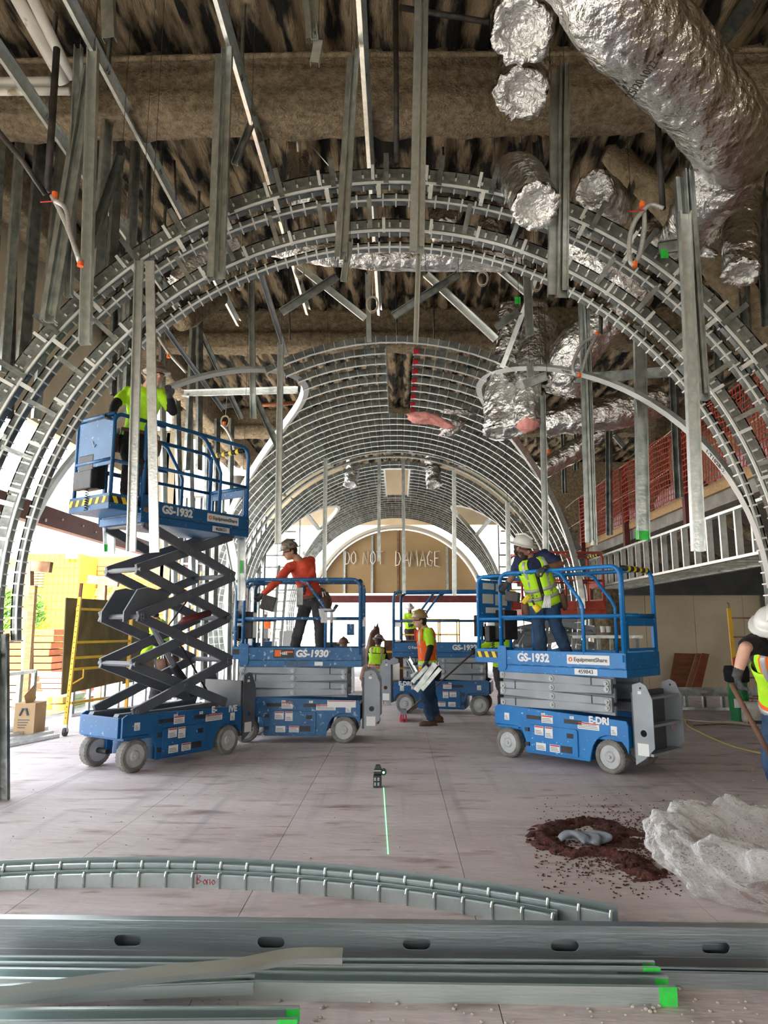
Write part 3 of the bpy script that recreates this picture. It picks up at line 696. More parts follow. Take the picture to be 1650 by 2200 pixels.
    if ext > 0:
        e = MB(); e.box((ex, -HY+.03, zb+.10), (x0+.2, HY-.03, zb+.14)); 
        for s in (-1, 1): e.box((ex, min(s*(HY-.03), s*(HY-.015)), zb+.10), (x0, max(s*(HY-.03), s*(HY-.015)), zb+.27))
        e.box((ex-.015, -HY+.015, zb+.10), (ex, HY-.015, zb+.27))
        eo = e.build('extension_deck', bm, T, bevel=.005)
        for s in (-1, 1):
            y1 = s*(HY-.014); m1 = MB()
            m1.box((ex, min(y1, y1+s*.002), zb+.165), (x0-.01, max(y1, y1+s*.002), zb+.235))
            q = ex+.02
            while q < x0-.09:
                m2 = MB(); m2.prism([(q, zb+.165), (q+.05, zb+.165), (q+.02, zb+.235), (q-.03, zb+.235)] if s > 0 else [(q, zb+.235), (q+.05, zb+.235), (q+.08, zb+.165), (q+.03, zb+.165)], min(y1+s*.002, y1+s*.004), max(y1+s*.002, y1+s*.004)); q += .11; m2.build('hazard_stripe', hazb, eo)
            m1.build('hazard_strip', blk, eo)
        m1 = MB().box((ex-.018, -HY+.02, zb+.165), (ex-.015, HY-.02, zb+.235)); m1.build('hazard_strip', blk, eo); q = -HY+.06
        while q < HY-.1: m2 = MB(); m2.prism([(q, zb+.235), (q+.05, zb+.235), (q+.08, zb+.165), (q+.03, zb+.165)], ex-.020, ex-.018, 'x'); q += .12; m2.build('hazard_stripe', hazb, eo)
    # guard rails
    for s in (-1, 1):
        y = s*(HY-.02)
        mb = MB(); rail_loop(mb, x0+.03, x1-.03, zt-.1, zr, y)
        mb.bar((x0+.03, y, dk+.56), (x1-.03, y, dk+.56), .026, .036)
        mb.tube([(x0+.80, y, zr-.01), (x0+.90, y, zr-.05), (x0+1.12, y, zr-.34), (x0+1.16, y, zr-.42), (x0+1.16, y, zt-.1)], .022, 8)
        mb.build('guard_rail', bm, T, smooth=True)
    ye = HY-.06
    if ext > 0:
        for s in (-1, 1):
            y = s*(HY-.05); mb = MB()
            pts = [(ex+.02, zb+.1)]+arc_pts((ex+.12, zr-.12), .10, PI, PI/2)+[(x0+.30, zr-.02)]
            mb.tube([(p[0], y, p[1]) for p in pts], .022, 8); mb.bar((ex+.02, y, dk+.54), (x0+.35, y, dk+.54), .024, .034)
            mb.tube([(x0+.02, y, zt-.1), (x0+.02, y, dk+.54)], .02, 6)
            mb.build('extension_rail', bm, T, smooth=True)
    xe = ex+.02
    for z in (zr-.02, dk+.56): MB().tube([(xe, -HY+.05, z), (xe, HY-.05, z)], .022, 8).build('end_rail', bm, T, smooth=True)
    # entry gate end
    mb = MB(); xg = x1-.02
    for s in (-1, 1): mb.tube([(xg, s*(HY-.03), zt-.1), (xg, s*(HY-.03), zr-.12), (xg-.02, s*(HY-.06), zr-.02)], .022, 8)
    mb.bar((xg, -.34, dk+.56), (xg, .34, dk+.56), .03, .05); mb.build('gate_frame', bm, T, smooth=True)
    mb = MB(); mb.bar((xg, -.30, zt+.03), (xg, .30, zt+.03), .03, .03); mb.bar((xg, -.30, zt+.03), (xg, -.30, dk+.54), .03, .03); mb.bar((xg, .30, zt+.03), (xg, .30, dk+.54), .03, .03); mb.bar((xg, -.3, dk+.5), (xg, .3, dk+.5), .03, .10)
    mb.build('entry_gate', bm, T)
    MB().tube([(xg-.02, -.28, zr-.02), (xg-.02, .28, zr-.02)], .032, 10).build('padded_grip', blk, T, smooth=True)
    gs = MB()
    for q in (-.2, -.07, .06, .19): gs.tube([(xg-.02, q, zr-.02), (xg-.02, q+.05, zr-.02)], .034, 10)
    gs.build('grip_stripe', hazb, T)
    # document panel and black control box at the steering end
    if ctrl:
        mb = MB(); mb.box((xe-.006, -.31, dk+.50), (xe+.016, .31, zr-.05)); pn = mb.build('sign_panel', bm, T, bevel=.01)
        dc = MB()
        for (a, b, c, d2) in ((-.25, -.02, .92, 1.0), (.02, .26, .90, 1.0), (-.26, -.04, .74, .86), (.0, .25, .72, .86), (-.2, .2, .62, .69)):
            dc.box((xe+.016, a, dk+c), (xe+.019, b, dk+d2))
        dc.build('decal', white, pn)
        MB().box((xe-.01, .0, dk+.28), (xe+.16, .28, dk+.66)).build('control_box', blk, T, bevel=.015)
        MB().box((xe-.09, -.10, dk+.25), (xe-.012, .24, dk+.46)).build('document_box', blk, T, bevel=.015)
        cm = MB(); cm.tube([(xe-.05+.018*math.cos(k*.9), .02+.018*math.sin(k*.9), dk+.25-.004*k) for k in range(60)], .005, 5); cm.build('coiled_cord', blk, T, smooth=True)
        tg = MB(); tg.tube([(xe-.011, -.02, dk+.76), (xe-.011, 0, dk+.73), (xe-.011, .04, dk+.80)], .006, 5); tg.build('check_mark', white, pn)
    # lettering on both long sides
    for s in (-1, 1):
        if s > 0 and not text_back: continue
        y = s*(HY+.003)
        X = (1, 0, 0) if s < 0 else (-1, 0, 0)
        fr = lambda x, z: frame((x, y, z), X, (0, 0, 1))
        mx = -.26 if s < 0 else -.42
        if model == 'GS-1930': mx = .22
        text(model, .125, fr(mx, zb+.175), white, T, fat=.006, ext=.002, sx=1.0, shear=.12 if model == 'GS-1930' else 0)
        if logo:
            lx = .45 if s < 0 else .36
            pb = MB().box((lx-.26, min(y, y-s*.002), zb+.125), (lx+.26, max(y, y-s*.002), zb+.225)).build('name_plate', white if s < 0 else bm, T)
            y2 = y+s*.003; f2 = lambda x, z: frame((x, y2, z), X, (0, 0, 1)); tm = armd if s < 0 else white
            text('EquipmentShare', .062, f2(lx+(.03 if s < 0 else -.03), zb+.175), tm, T, fat=.0012, ext=.001)
            rg = MB(); lx2 = lx-.215 if s < 0 else lx+.215
            rg.tube([(lx2+.02*math.cos(2*PI*k/12), y2, zb+.175+.02*math.sin(2*PI*k/12)) for k in range(13)], .005, 5); rg.build('logo_ring', tm if s > 0 else org, T)
        else:
            pb = MB(); pb.box((-.30, min(y, y-s*.002), zb+.12), (-.02, max(y, y-s*.002), zb+.235)); pb.build('rental_sticker', blk, T)
            pb = MB(); pb.box((-.285, min(y+s*.001, y+s*.003), zb+.14), (-.20, max(y+s*.001, y+s*.003), zb+.225)); pb.box((-.15, min(y+s*.001, y+s*.003), zb+.19), (-.035, max(y+s*.001, y+s*.003), zb+.21)); pb.build('orange_mark', org, T)
            text('H&E', .055, frame((-.16, y+s*.004, zb+.18), X, (0, 0, 1)), white, T, fat=.001)
        if num:
            nx = .42 if s < 0 else -.6
            if model == 'GS-1930': text(num, .07, fr(.0, zb+.045), armd, T, fat=.0015, sx=1.15); MB().box((.26, y-.002, zb+.02), (.37, y, zb+.07)).build('barcode_label', white, T)
            else:
                MB().box((nx-.14, min(y, y-s*.002), zb+.012), (nx+.14, max(y, y-s*.002), zb+.078)).build('number_label', white, T)
                text(num, .062, frame((nx, y+s*.002, zb+.045), X, (0, 0, 1)), armd, T, fat=.0006)
        if edrive:
            for st, ex_, ez in edrive: text(st, .10, frame((ex_*(-s), y, ez), X, (0, 0, 1)) if False else frame((ex_, y, ez), X, (0, 0, 1)), white, T, fat=.0045)
        if decal2:
            MB().box((.44, y-.003, .46), (.82, y, .55)).build('decal', white, T); MB().box((.45, y-.004, .535), (.81, y-.003, .545)).build('decal_stripe', redl, T)
            text('1026', .07, fr(-.05, .52), armd, T, fat=.001)
    return T
blue_b = mat('bright_blue_paint', (.002, .14, .42), (.004, .19, .52), rough=.42, scale=3, c3=(.45, .55, .62), s3=24, lo3=.66, hi3=.72)
L1 = lift('blue scissor lift raised high on grey crossed arms at the left', (-2.74, 8.52, 0), math.radians(57), 2.66, .385, blue, num='468651', edrive=(('E-', .42, .545), ('IVE', .72, .53)), am=mat('slate_arm_paint', (.075, .085, .10), (.11, .12, .14), rough=.4, scale=3))
L2 = lift('lowered blue scissor lift under the worker in the orange-red shirt', (-1.385, 10.14, 0), math.radians(-1), .985, .10, blued, model='GS-1930', num='10262786', logo=False, decal2=True)
L3 = lift('lowered bright blue scissor lift on the right with the bearded worker aboard', (2.02, 8.54, 0), math.radians(-45.3), .985, .36, blue_b, num='459843', edrive=(('E-DRI', .55, .525),))
L4 = lift('lowered blue scissor lift standing empty behind the walking worker', (.84, 13.33, 0), math.radians(168.6), .985, .0, blue, text_back=True, edrive=(('E-DRI', .66, .52),), ctrl=True)
L5 = lift('half raised red scissor lift behind the lift on the right', (3.0, 13.9, 0), math.radians(8), 1.75, .0, mat('red_paint', (.42, .05, .03), (.50, .08, .05), rough=.5), model='', logo=False, ctrl=False, am=armg)
for c in list(L5.children):
    if c.name.startswith(('rental', 'orange_mark', 'lettering')): bpy.data.objects.remove(c)
L5['group'] = 'scissor lifts'
# ================================================================ PEOPLE
def ring(c, X, Y, a, b, n=16, sq=1.): return [c + X*(a*math.copysign(abs(math.cos(t))**sq, math.cos(t))) + Y*(b*math.copysign(abs(math.sin(t))**sq, math.sin(t))) for t in [2*PI*k/n for k in range(n)]]
def limb(mb, pts, rs, sub=4, n=12):
    # smooth tapered limb through joints
    P_, R__ = [], []
    for i in range(len(pts)-1):
        for k in range(sub): t = k/sub; P_.append(V(pts[i]).lerp(V(pts[i+1]), t)); R__.append(rs[i]*(1-t)+rs[i+1]*t + (.0 if not 0 < t < 1 else .006*math.sin(PI*t)))
    P_.append(V(pts[-1])); R__.append(rs[-1])
    mb.tube(P_, R__, n); mb.ell(pts[0], (rs[0],)*3, 10, 6); mb.ell(pts[-1], (rs[-1],)*3, 10, 6)
    for p, r in zip(pts[1:-1], rs[1:-1]): mb.ell(p, (r*1.01,)*3, 10, 6)
def hand(mb, wr, d, side, curl=.6, sc=1., thumb=1, inf=0.):
    d = V(d).normalized(); side = V(side); side = (side-d*side.dot(d)).normalized(); nrm = d.cross(side)
    pc = wr+d*.045*sc
    mb.ell(wr+d*.02*sc, (.028*sc+inf, .045*sc, .020*sc+inf), 10, 8, (side, d, nrm)); mb.ell(wr+d*.055*sc, (.040*sc+inf, .045*sc+inf, .017*sc+inf), 12, 8, (side, d, nrm))
    for k, (o, L) in enumerate(((-.030, .062), (-.010, .076), (.010, .072), (.029, .056))):
        p = wr+d*.088*sc+side*o*sc; a = 0.; pts = [p-d*.02*sc]; q = p
        pts.append(q)
        for j, fr in enumerate((.42, .33, .25)):
            a += curl*(.75, 1.05, .8)[j]
            q = q+(d*math.cos(a)+nrm*math.sin(a))*(L*fr*1.15*sc); pts.append(q)
        mb.tube(pts, [(.0095-.0009*j)*sc+inf for j in range(5)], 8); mb.ell(pts[-1], (.006*sc+inf,)*3, 6, 4)
    b = wr+d*.03*sc-side*.03*thumb*sc
    pts = [b, b+(d*.6-side*.6*thumb+nrm*.2)*.03*sc, b+(d*.85-side*.45*thumb+nrm*.5*min(curl, .8))*.058*sc, b+(d*.9-side*.25*thumb+nrm*.9*min(curl, .8))*.076*sc]
    mb.tube(pts, [.014*sc+inf, .012*sc+inf, .010*sc+inf, .008*sc+inf], 8); mb.ell(pts[-1], (.007*sc+inf,)*3, 6, 4)
def voxel(o, size, it=2, wr=0.):
    m = o.modifiers.new('remesh', 'REMESH'); m.mode = 'VOXEL'; m.voxel_size = size; m.use_smooth_shade = True
    s = o.modifiers.new('smooth', 'SMOOTH'); s.factor = .6; s.iterations = it
    if wr:
        t = bpy.data.textures.get('folds') or bpy.data.textures.new('folds', 'CLOUDS'); t.noise_scale = .09; t.noise_depth = 2
        d = o.modifiers.new('folds', 'DISPLACE'); d.texture = t; d.strength = wr; d.mid_level = .5; d.texture_coords = 'GLOBAL'
    return o
def person(label, J, look, up=(0, 0, 1), skin=skin1, shirt=None, sleeves='long', pants=greyp, vest=None, hat=hatw, boots=leather, gloves=glovem, beard=False,
           hands=None, group=None, belt=None, vestopen=False, trim=None, scale=1., legs=True, arml=None):
    g = lambda k: V(J[k])
    nk, pv, sl, sr = g('neck'), g('pelvis'), g('sl'), g('sr'); hd = g('head')
    side = (sr-sl).normalized(); spine = (nk-pv).normalized(); side = (side-spine*side.dot(spine)*.6).normalized(); fwd = V(J['fwd']).normalized() if 'fwd' in J else spine.cross(side)*-1
    if 'fwd' not in J: fwd = side.cross(spine)*-1
    fwd = (fwd-spine*fwd.dot(spine)).normalized(); sd_ = spine.cross(fwd); sd_ = sd_ if sd_.dot(side) > 0 else -sd_
    hl, hr = (g('hl'), g('hr')) if 'hl' in J else (pv-sd_*.10*scale-spine*.03, pv+sd_*.10*scale-spine*.03)
    q = scale
    lean = V((0, 0, 0))
    def torso(mb, inf=0., lo=-.10, hi=1., top=True):
        st = [(-.10, .165, .12), (0, .17, .125), (.2, .155, .115), (.42, .15, .11), (.65, .17, .122), (.84, .185, .118), (.93, .165, .095), (1.0, .085, .07)]
        rings = []
        for t, a, b in st:
            if t < lo or t > hi: continue
            c = pv+(nk-pv)*t
            rings.append(ring(c, sd_, fwd, (a+inf)*q, (b+inf)*q, 18, .85))
        mb.sweep(rings)
        if top:
            for s in (sl, sr): mb.tube([pv+(nk-pv)*.88, s], [(.075+inf)*q, (.058+inf)*q], 10); mb.ell(s, ((.060+inf)*q,)*3, 10, 6)
    # --- body: one continuous skin surface
    b = MB(); torso(b)
    look = V(look).normalized(); hu = V(up); hu = (hu-look*hu.dot(look)).normalized(); hs = look.cross(hu)
    limb(b, [nk-spine*.04*q, nk.lerp(hd, .45), hd-hu*.02], [.062*q, .055*q, .055*q], 3)
    b.ell(hd+hu*.02*q-look*.01*q, (.077*q, .098*q, .098*q), 16, 12, (hs, look, hu)); b.ell(hd-hu*.045*q+look*.02*q, (.058*q, .070*q, .068*q), 14, 10, (hs, look, hu))
    b.ell(hd-hu*.088*q+look*.055*q, (.027*q, .025*q, .022*q), 10, 8, (hs, look, hu))      # chin
    b.tube([hd+look*.088*q+hu*.02*q, hd+look*.112*q-hu*.022*q, hd+look*.092*q-hu*.03*q], [.010*q, .016*q, .015*q], 8)    # nose
    b.ell(hd+look*.082*q-hu*.055*q, (.026*q, .014*q, .012*q), 10, 6, (hs, look, hu))      # lips
    b.ell(hd+look*.083*q+hu*.034*q, (.050*q, .014*q, .010*q), 10, 6, (hs, look, hu))     # brow
    for s in (-1, 1): b.ell(hd+hs*.078*s*q-hu*.005*q-look*.012*q, (.010*q, .020*q, .032*q), 8, 6, (hs, look, hu))
    for s, (sh, el, wr) in (('l', ('sl', 'el', 'wl')), ('r', ('sr', 'er', 'wr'))):
        limb(b, [g(sh), g(el), g(wr)], [.050*q, .040*q, .027*q])
        hv = g('h'+s+'d') if 'h'+s+'d' in J else (g(wr)-g(el)); hn = (g('h'+s+'c') if 'h'+s+'c' in J else fwd).cross(hv)
        cu = J.get('curl'+s, .5)
        hand(b, g(wr), hv, hn, cu, q)
    if legs:
        for hp, kn, an, to in ((hl, 'kl', 'al', 'tl'), (hr, 'kr', 'ar', 'tr')):
            limb(b, [hp, g(kn), g(an)], [.078*q, .052*q, .038*q])
            a = g(an); t = g(to); b.tube([a-V((0, 0, .02)), a.lerp(t, .5)-V((0, 0, .03)), t-V((0, 0, .02))], [.042*q, .042*q, .034*q], 10)
    body = voxel(b.build('person', skin), .0085*q, 2); tag(body, label, 'person', group)
    # --- eyes, hair
    for s in (-1, 1):
        e = MB().ell(hd+look*.088*q+hs*.032*s*q+hu*.012*q, (.013*q, .008*q, .008*q), 10, 8, (hs, look, hu)).build('eye', white, body, smooth=True)
        MB().ell(hd+look*.095*q+hs*.032*s*q+hu*.012*q, (.006*q, .003*q, .006*q), 8, 6, (hs, look, hu)).build('iris', hair, e, smooth=True)
    h = MB().ell(hd+hu*.022*q-look*.022*q, (.082*q, .094*q, .098*q), 14, 10, (hs, look, hu)); h.ell(hd-hu*.045*q-look*.055*q, (.064*q, .045*q, .05*q), 12, 8, (hs, look, hu))
    h.build('hair', hair, body, smooth=True)
    if beard:
        h = MB().ell(hd-hu*.085*q+look*.050*q, (.056*q, .048*q, .044*q), 14, 8, (hs, look, hu)); h.ell(hd-hu*.048*q+look*.02*q, (.068*q, .060*q, .040*q), 12, 8, (hs, look, hu)); h.build('beard', hair, body, smooth=True)
    if hat is not None:
        hc = hd+hu*.055*q-look*.004; hm = MB(); rings = []
        for j in range(8):
            t = j/7*PI/2*.97; rings.append([hc+hs*((.112*math.cos(t))*q*math.cos(a))+look*(.132*math.cos(t)*q*math.sin(a))+hu*(.118*math.sin(t)*q) for a in [2*PI*k/22 for k in range(22)]])
        rings = [[p+(p-hc).normalized()*.036*q*(1.+.35*max(0, (p-hc).normalized().dot(look)))-hu*.012*q for p in rings[0]], [p+(p-hc).normalized()*.036*q-hu*.002*q for p in rings[0]]]+rings
        hm.sweep(rings)
        ht = hm.build('hard_hat', hat, body, smooth=True)
        rg = MB(); rg.tube([hc+hu*.095*q-look*.115*q, hc+hu*.13*q, hc+hu*.09*q+look*.12*q], [.012*q, .014*q, .012*q], 8); rg.build('ridge', hat, ht, smooth=True)
        gl = MB(); gl.tube([hd+hs*.078*q-look*.01+hu*.008*q, hd+hs*.06*q+look*.085*q+hu*.012*q, hd+look*.105*q+hu*.014*q, hd-hs*.06*q+look*.085*q+hu*.012*q, hd-hs*.078*q-look*.01+hu*.008*q], .007*q, 6)
        gl.build('safety_glasses', blk, body, smooth=True)
    # --- clothes
    if shirt is not None:
        c = MB(); torso(c, .013, lo=-.2, hi=1.01)
        for sh, el, wr in (('sl', 'el', 'wl'), ('sr', 'er', 'wr')):
            p = [g(sh), g(el), g(wr)]
            if sleeves == 'long': limb(c, [p[0], p[1], p[1].lerp(p[2], .93)], [.064*q, .055*q, .041*q])
            else: limb(c, [p[0], p[0].lerp(p[1], .75)], [.066*q, .064*q])
        voxel(c.build('shirt', shirt, body), .0105*q, 3, .022)
        if sleeves == 'mixed':
            c = MB()
            for el, wr, sh in (('el', 'wl', 'sl'), ('er', 'wr', 'sr')): limb(c, [g(sh).lerp(g(el), .6), g(el), g(el).lerp(g(wr), .95)], [.056*q, .050*q, .037*q])
            voxel(c.build('undersleeves', blacks, body), .0105*q, 3, .014)
    if pants is not None and legs:
        c = MB(); c.sweep([ring(pv+spine*z, sd_, fwd, a*q, bb*q, 18, .85) for z, a, bb in ((.06, .175, .135), (0, .182, .142), (-.08, .178, .14), (-.12, .13, .11))])
        for hp, kn, an in ((hl, 'kl', 'al'), (hr, 'kr', 'ar')):
            limb(c, [hp, g(kn), g(an)+V((0, 0, .01))], [.100*q, .078*q, .068*q])
        voxel(c.build('trousers', pants, body), .0115*q, 3, .035)
        for an, to in (('al', 'tl'), ('ar', 'tr')):
            a, t = g(an), g(to); f = (t-a); f.z = 0; f = f.normalized() if f.length > .01 else V((0, -1, 0)); sx_ = f.cross(V((0, 0, 1)))
            base = t-f*.17*q; bz = min(a.z, t.z+.11)
            m_ = MB(); m_.sweep([ring(base+f*x*q+V((0, 0, zz-.045))*q, sx_, V((0, 0, 1)), aa*q, bb*q, 12) for x, aa, bb, zz in ((-.095, .025, .03, .05), (-.07, .042, .05, .055), (0, .046, .055, .055), (.09, .050, .042, .045), (.16, .045, .034, .038), (.19, .028, .022, .034))])
            m_.tube([base-f*.02*q+V((0, 0, .02)), a+V((0, 0, .03))], [.05*q, .052*q], 10)
            bo = voxel(m_.build('boot', boots, body), .01*q, 2)
            so_ = MB(); so_.sweep([ring(base+f*x*q+V((0, 0, -.035*q)), sx_, V((0, 0, 1)), aa*q, .012*q, 10) for x, aa in ((-.1, .03), (-.07, .046), (.0, .048), (.1, .055), (.17, .045), (.195, .03))])
            so_.build('sole', mat('boot_sole', (.10, .08, .06), rough=.9), bo, smooth=True)
    if gloves is not None:
        for s, wr, el in (('l', 'wl', 'el'), ('r', 'wr', 'er')):
            c = MB(); hv = g('h'+s+'d') if 'h'+s+'d' in J else (g(wr)-g(el)); hn = (g('h'+s+'c') if 'h'+s+'c' in J else fwd).cross(hv)
            hand(c, g(wr), hv, hn, J.get('curl'+s, .5), q, inf=.003); c.tube([g(wr)-(g(wr)-g(el)).normalized()*.05*q, g(wr)+(g(wr)-g(el)).normalized()*.02*q], [.034*q, .033*q], 12)
            voxel(c.build('glove', gloves, body), .0062*q, 1)
    if vest is not None:
        def patch(t0, t1, a0, a1, inf, name, m_, par, nt=10, na=28, th=.006):
            st = [(-.30, .175, .135), (-.10, .168, .124), (0, .17, .125), (.2, .157, .117), (.42, .152, .112), (.65, .172, .124), (.84, .187, .12), (.93, .168, .097), (1.0, .088, .072)]
            def wid(t):
                for (u0, a_, b_), (u1, c_, d_) in zip(st, st[1:]):
                    if t <= u1: k = (t-u0)/(u1-u0); return a_+(c_-a_)*k, b_+(d_-b_)*k
                return st[-1][1:]
            mbp = MB(); ids = []
            for i in range(nt+1):
                t = t0+(t1-t0)*i/nt; a_, b_ = wid(t); c = pv+(nk-pv)*t; row = []
                for k in range(na+1):
                    an = a0+(a1-a0)*k/na; ca, sa = math.sin(an), math.cos(an)
                    wv = .006*nz3((t*6, an*3, inf*9))
                    row.append(mbp.vert(c+sd_*((a_+inf+wv)*q*math.copysign(abs(ca)**.85, ca))+fwd*((b_+inf+wv)*q*math.copysign(abs(sa)**.85, sa))))
                ids.append(row)
            for r0, r1_ in zip(ids, ids[1:]):
                for k in range(na): mbp.face((r0[k], r0[k+1], r1_[k+1], r1_[k]))
            o = mbp.build(name, m_, par, smooth=True); md = o.modifiers.new('thick', 'SOLIDIFY'); md.thickness = th*q; md.offset = 1; return o
        gap = .07 if vestopen else .04
        vo = patch(-.16, .67, gap, 2*PI-gap, .028, 'vest', vest, body, 12, 36)
        for s in (-1, 1):   # shoulder panels front and back
            patch(.66, .99, s*(.34 if vestopen else gap*1.2), s*1.02, .026, 'vest_front_panel', vest, vo, 8, 8); patch(.70, .99, PI-s*.0, PI-s*.98, .026, 'vest_back_panel', vest, vo, 8, 8)
            for c0, c1 in ((.50, .72), (PI-.72, PI-.50)):
                if trim: patch(.16, .96, s*(c0-.08), s*(c1+.08), .031, 'vest_trim', trim, vo, 10, 4, .003)
                patch(.16, .96, s*c0, s*c1, .034, 'reflective_strip', reflm, vo, 10, 4, .003)
        for t in ((.02, .10), (.22, .30))[:1 if trim else 2]:
            if trim: patch(t[0]-.05, t[1]+.05, gap, 2*PI-gap, .032, 'vest_trim', trim, vo, 2, 36, .003)
            patch(t[0], t[1], gap, 2*PI-gap, .036, 'reflective_strip', reflm, vo, 2, 36, .003)
        patch(-.15, .72, -.035, .035, .034, 'zip', blk, vo, 10, 2, .003) if 'nozip' not in J else None
    if belt is not None:
        c = MB(); r0 = ring(pv+spine*.045, sd_, fwd, .196*q, .156*q, 20, .85); r1_ = ring(pv+spine*.085, sd_, fwd, .192*q, .152*q, 20, .85)
        r2 = ring(pv+spine*.085, sd_, fwd, .184*q, .144*q, 20, .85); r3 = ring(pv+spine*.045, sd_, fwd, .186*q, .146*q, 20, .85)
        bo = c.sweep([r0, r1_, r2, r3, r0], caps=False).build('tool_belt', belt, body, smooth=True)
        for an in (-1.5, 1.5, 2.3, -2.2):
            p = pv+sd_*(.215*math.sin(an)*q)+fwd*(.165*math.cos(an)*q)-spine*.02*q; o_ = (sd_*math.sin(an)+fwd*math.cos(an)).normalized(); tn = spine.cross(o_)
            m_ = MB(); m_.sweep([ring(p-spine*z*q+o_*y*q, tn, o_, a*q, bb*q, 12, .6) for z, a, bb, y in ((-.02, .07, .035, .01), (.05, .078, .045, .015), (.14, .068, .04, .012), (.19, .045, .02, .0))])
            po = m_.build('pouch', belt, bo, smooth=True)
            t_ = MB(); t_.tube([p+spine*.02*q, p+spine*.09*q+tn*.02], .012*q, 6); t_.tube([p-spine*.05*q+tn*.03+o_*.03, p+spine*.08*q+tn*.045+o_*.01], .008*q, 6); t_.build('hand_tool', chainm, po)
    return body
# ---- the workers -------------------------------------------------------
def Z(px, z, Y): p = P(px, 1200, Y); return V((p.x, Y, z))
person('worker in orange-red long-sleeved shirt leaning over the rail of the middle scissor lift',
       dict(head=P(623, 1186, 9.95), neck=P(643, 1203, 10.0), pelvis=P(671, 1284, 10.2), sl=P(621, 1219, 9.95), sr=P(667, 1205, 10.05), el=P(597, 1248, 9.85), wl=P(565, 1277, 9.8),
            er=P(671, 1238, 9.95), wr=P(653, 1258, 9.78), kl=P(646, 1338, 10.12), kr=P(686, 1338, 10.12), al=Z(636, 1.19, 10.18), ar=Z(691, 1.19, 10.18), tl=Z(622, 1.13, 10.0), tr=Z(694, 1.13, 9.98),
            fwd=(-.55, -.8, 0), hrd=(-.3, -.3, -.6), hrc=(0, .6, -.5), curlr=1.0, curll=.6, nozip=1), (-.86, -.42, -.28), skin=skin1, shirt=orangef, pants=greyp, hat=hatg, belt=leather, group='workers')
person('bearded worker in white hard hat and lime vest on the right lift',
       dict(head=P(1122, 1179, 8.57), neck=P(1141, 1196, 8.59), pelvis=P(1166, 1284, 8.72), sl=P(1116, 1203, 8.67), sr=P(1170, 1192, 8.57), er=P(1205, 1212, 8.42), wr=P(1171, 1221, 8.30),
            el=P(1104, 1235, 8.72), wl=P(1089, 1254, 8.77), kl=P(1157, 1340, 8.65), kr=P(1193, 1340, 8.65), al=Z(1156, 1.19, 8.69), ar=Z(1211, 1.19, 8.67), tl=Z(1150, 1.13, 8.52), tr=Z(1222, 1.13, 8.52),
            fwd=(-.15, -1, 0), hrd=(-.8, -.2, -.35), hrc=(0, .3, -.9), curlr=.9, curll=.7), (.72, -.6, -.3), up=(-.25, .1, 1), skin=skin2, shirt=navy, sleeves='short', pants=denim, vest=lime, vestopen=True, hat=hatw, beard=True, belt=leather, group='workers')
person('worker in lime jacket with black sleeves on the raised left lift',
       dict(head=P(336, 808, 7.6), neck=P(314, 833, 7.75), pelvis=P(296, 940, 7.85), sl=P(276, 843, 7.8), sr=P(349, 848, 7.75), el=P(248, 868, 7.6), wl=P(240, 888, 7.5), er=P(371, 884, 7.7), wr=P(365, 853, 7.6),
            kl=P(278, 994, 7.75), kr=P(308, 994, 7.75), al=Z(264, 2.88, 7.85), ar=Z(306, 2.88, 7.85), tl=Z(255, 2.82, 7.7), tr=Z(310, 2.82, 7.7), fwd=(.2, -.95, 0), curlr=.45, curll=.5),
       (.6, -.75, -.05), skin=skin3, shirt=lime, sleeves='mixed', pants=blacks, hat=hatg, belt=leather, group='workers')
person('worker in orange and lime vest walking left with metal offcuts under his arm',
       dict(head=P(902, 1334, 11.55), neck=P(914, 1349, 11.58), pelvis=P(920, 1430, 11.6), sl=P(921, 1359, 11.40), sr=P(917, 1359, 11.78), el=P(925, 1393, 11.36), wl=P(916, 1422, 11.30), er=P(916, 1393, 11.85), wr=P(903, 1415, 11.75),
            kl=P(911, 1486, 11.52), kr=P(926, 1486, 11.68), al=Z(922, .10, 11.50), ar=V((.58, 11.72, .16)), tl=Z(901, .04, 11.45), tr=V((.46, 11.68, .06)), fwd=(-1, -.1, 0), hld=(-.25, .1, -.9), hlc=(-.2, 1, 0), curll=1.0, nozip=1),
       (-1, -.15, -.05), skin=skin3, shirt=lime, sleeves='mixed', pants=denim, vest=hivo, trim=lime, hat=haty, belt=blacks, group='workers')
person('worker seen from behind in lime vest with pink and orange stripes, between the far lifts',
       dict(head=P(814, 1378, 17), neck=P(811, 1389, 17), pelvis=P(809, 1434, 17), sl=P(798, 1396, 17), sr=P(822, 1396, 17), el=P(793, 1415, 17.1), wl=P(797, 1428, 17.3), er=P(829, 1413, 17.1), wr=P(836, 1424, 17.3),
            kl=P(805, 1461, 17), kr=P(818, 1461, 17), al=Z(806, .1, 17), ar=Z(819, .1, 17), tl=Z(806, .04, 17.2), tr=Z(820, .04, 17.2), fwd=(.1, 1, 0), nozip=1), (.3, 1, -.3), skin=skin1, shirt=blacks, pants=greyp, vest=lime, trim=hivo, hat=hatg, belt=leather, group='workers')
person('worker in brown hard hat whose head shows above the middle lift platform',
       dict(head=P(738, 1386, 16), neck=P(738, 1401, 16), pelvis=V((-1.25, 16.1, .85)), sl=P(723, 1407, 16), sr=P(754, 1407, 16), el=Z(718, .9, 15.9), wl=Z(722, .65, 15.7), er=Z(758, .9, 15.9), wr=Z(754, .65, 15.7),
            kl=Z(731, .45, 16), kr=Z(746, .45, 16), al=Z(731, .1, 16.1), ar=Z(746, .1, 16.1), tl=Z(730, .04, 15.9), tr=Z(748, .04, 15.9), fwd=(0, -1, 0)), (-.2, -1, -.1), skin=skin1, shirt=lime, pants=greyp, hat=leather, group='workers')
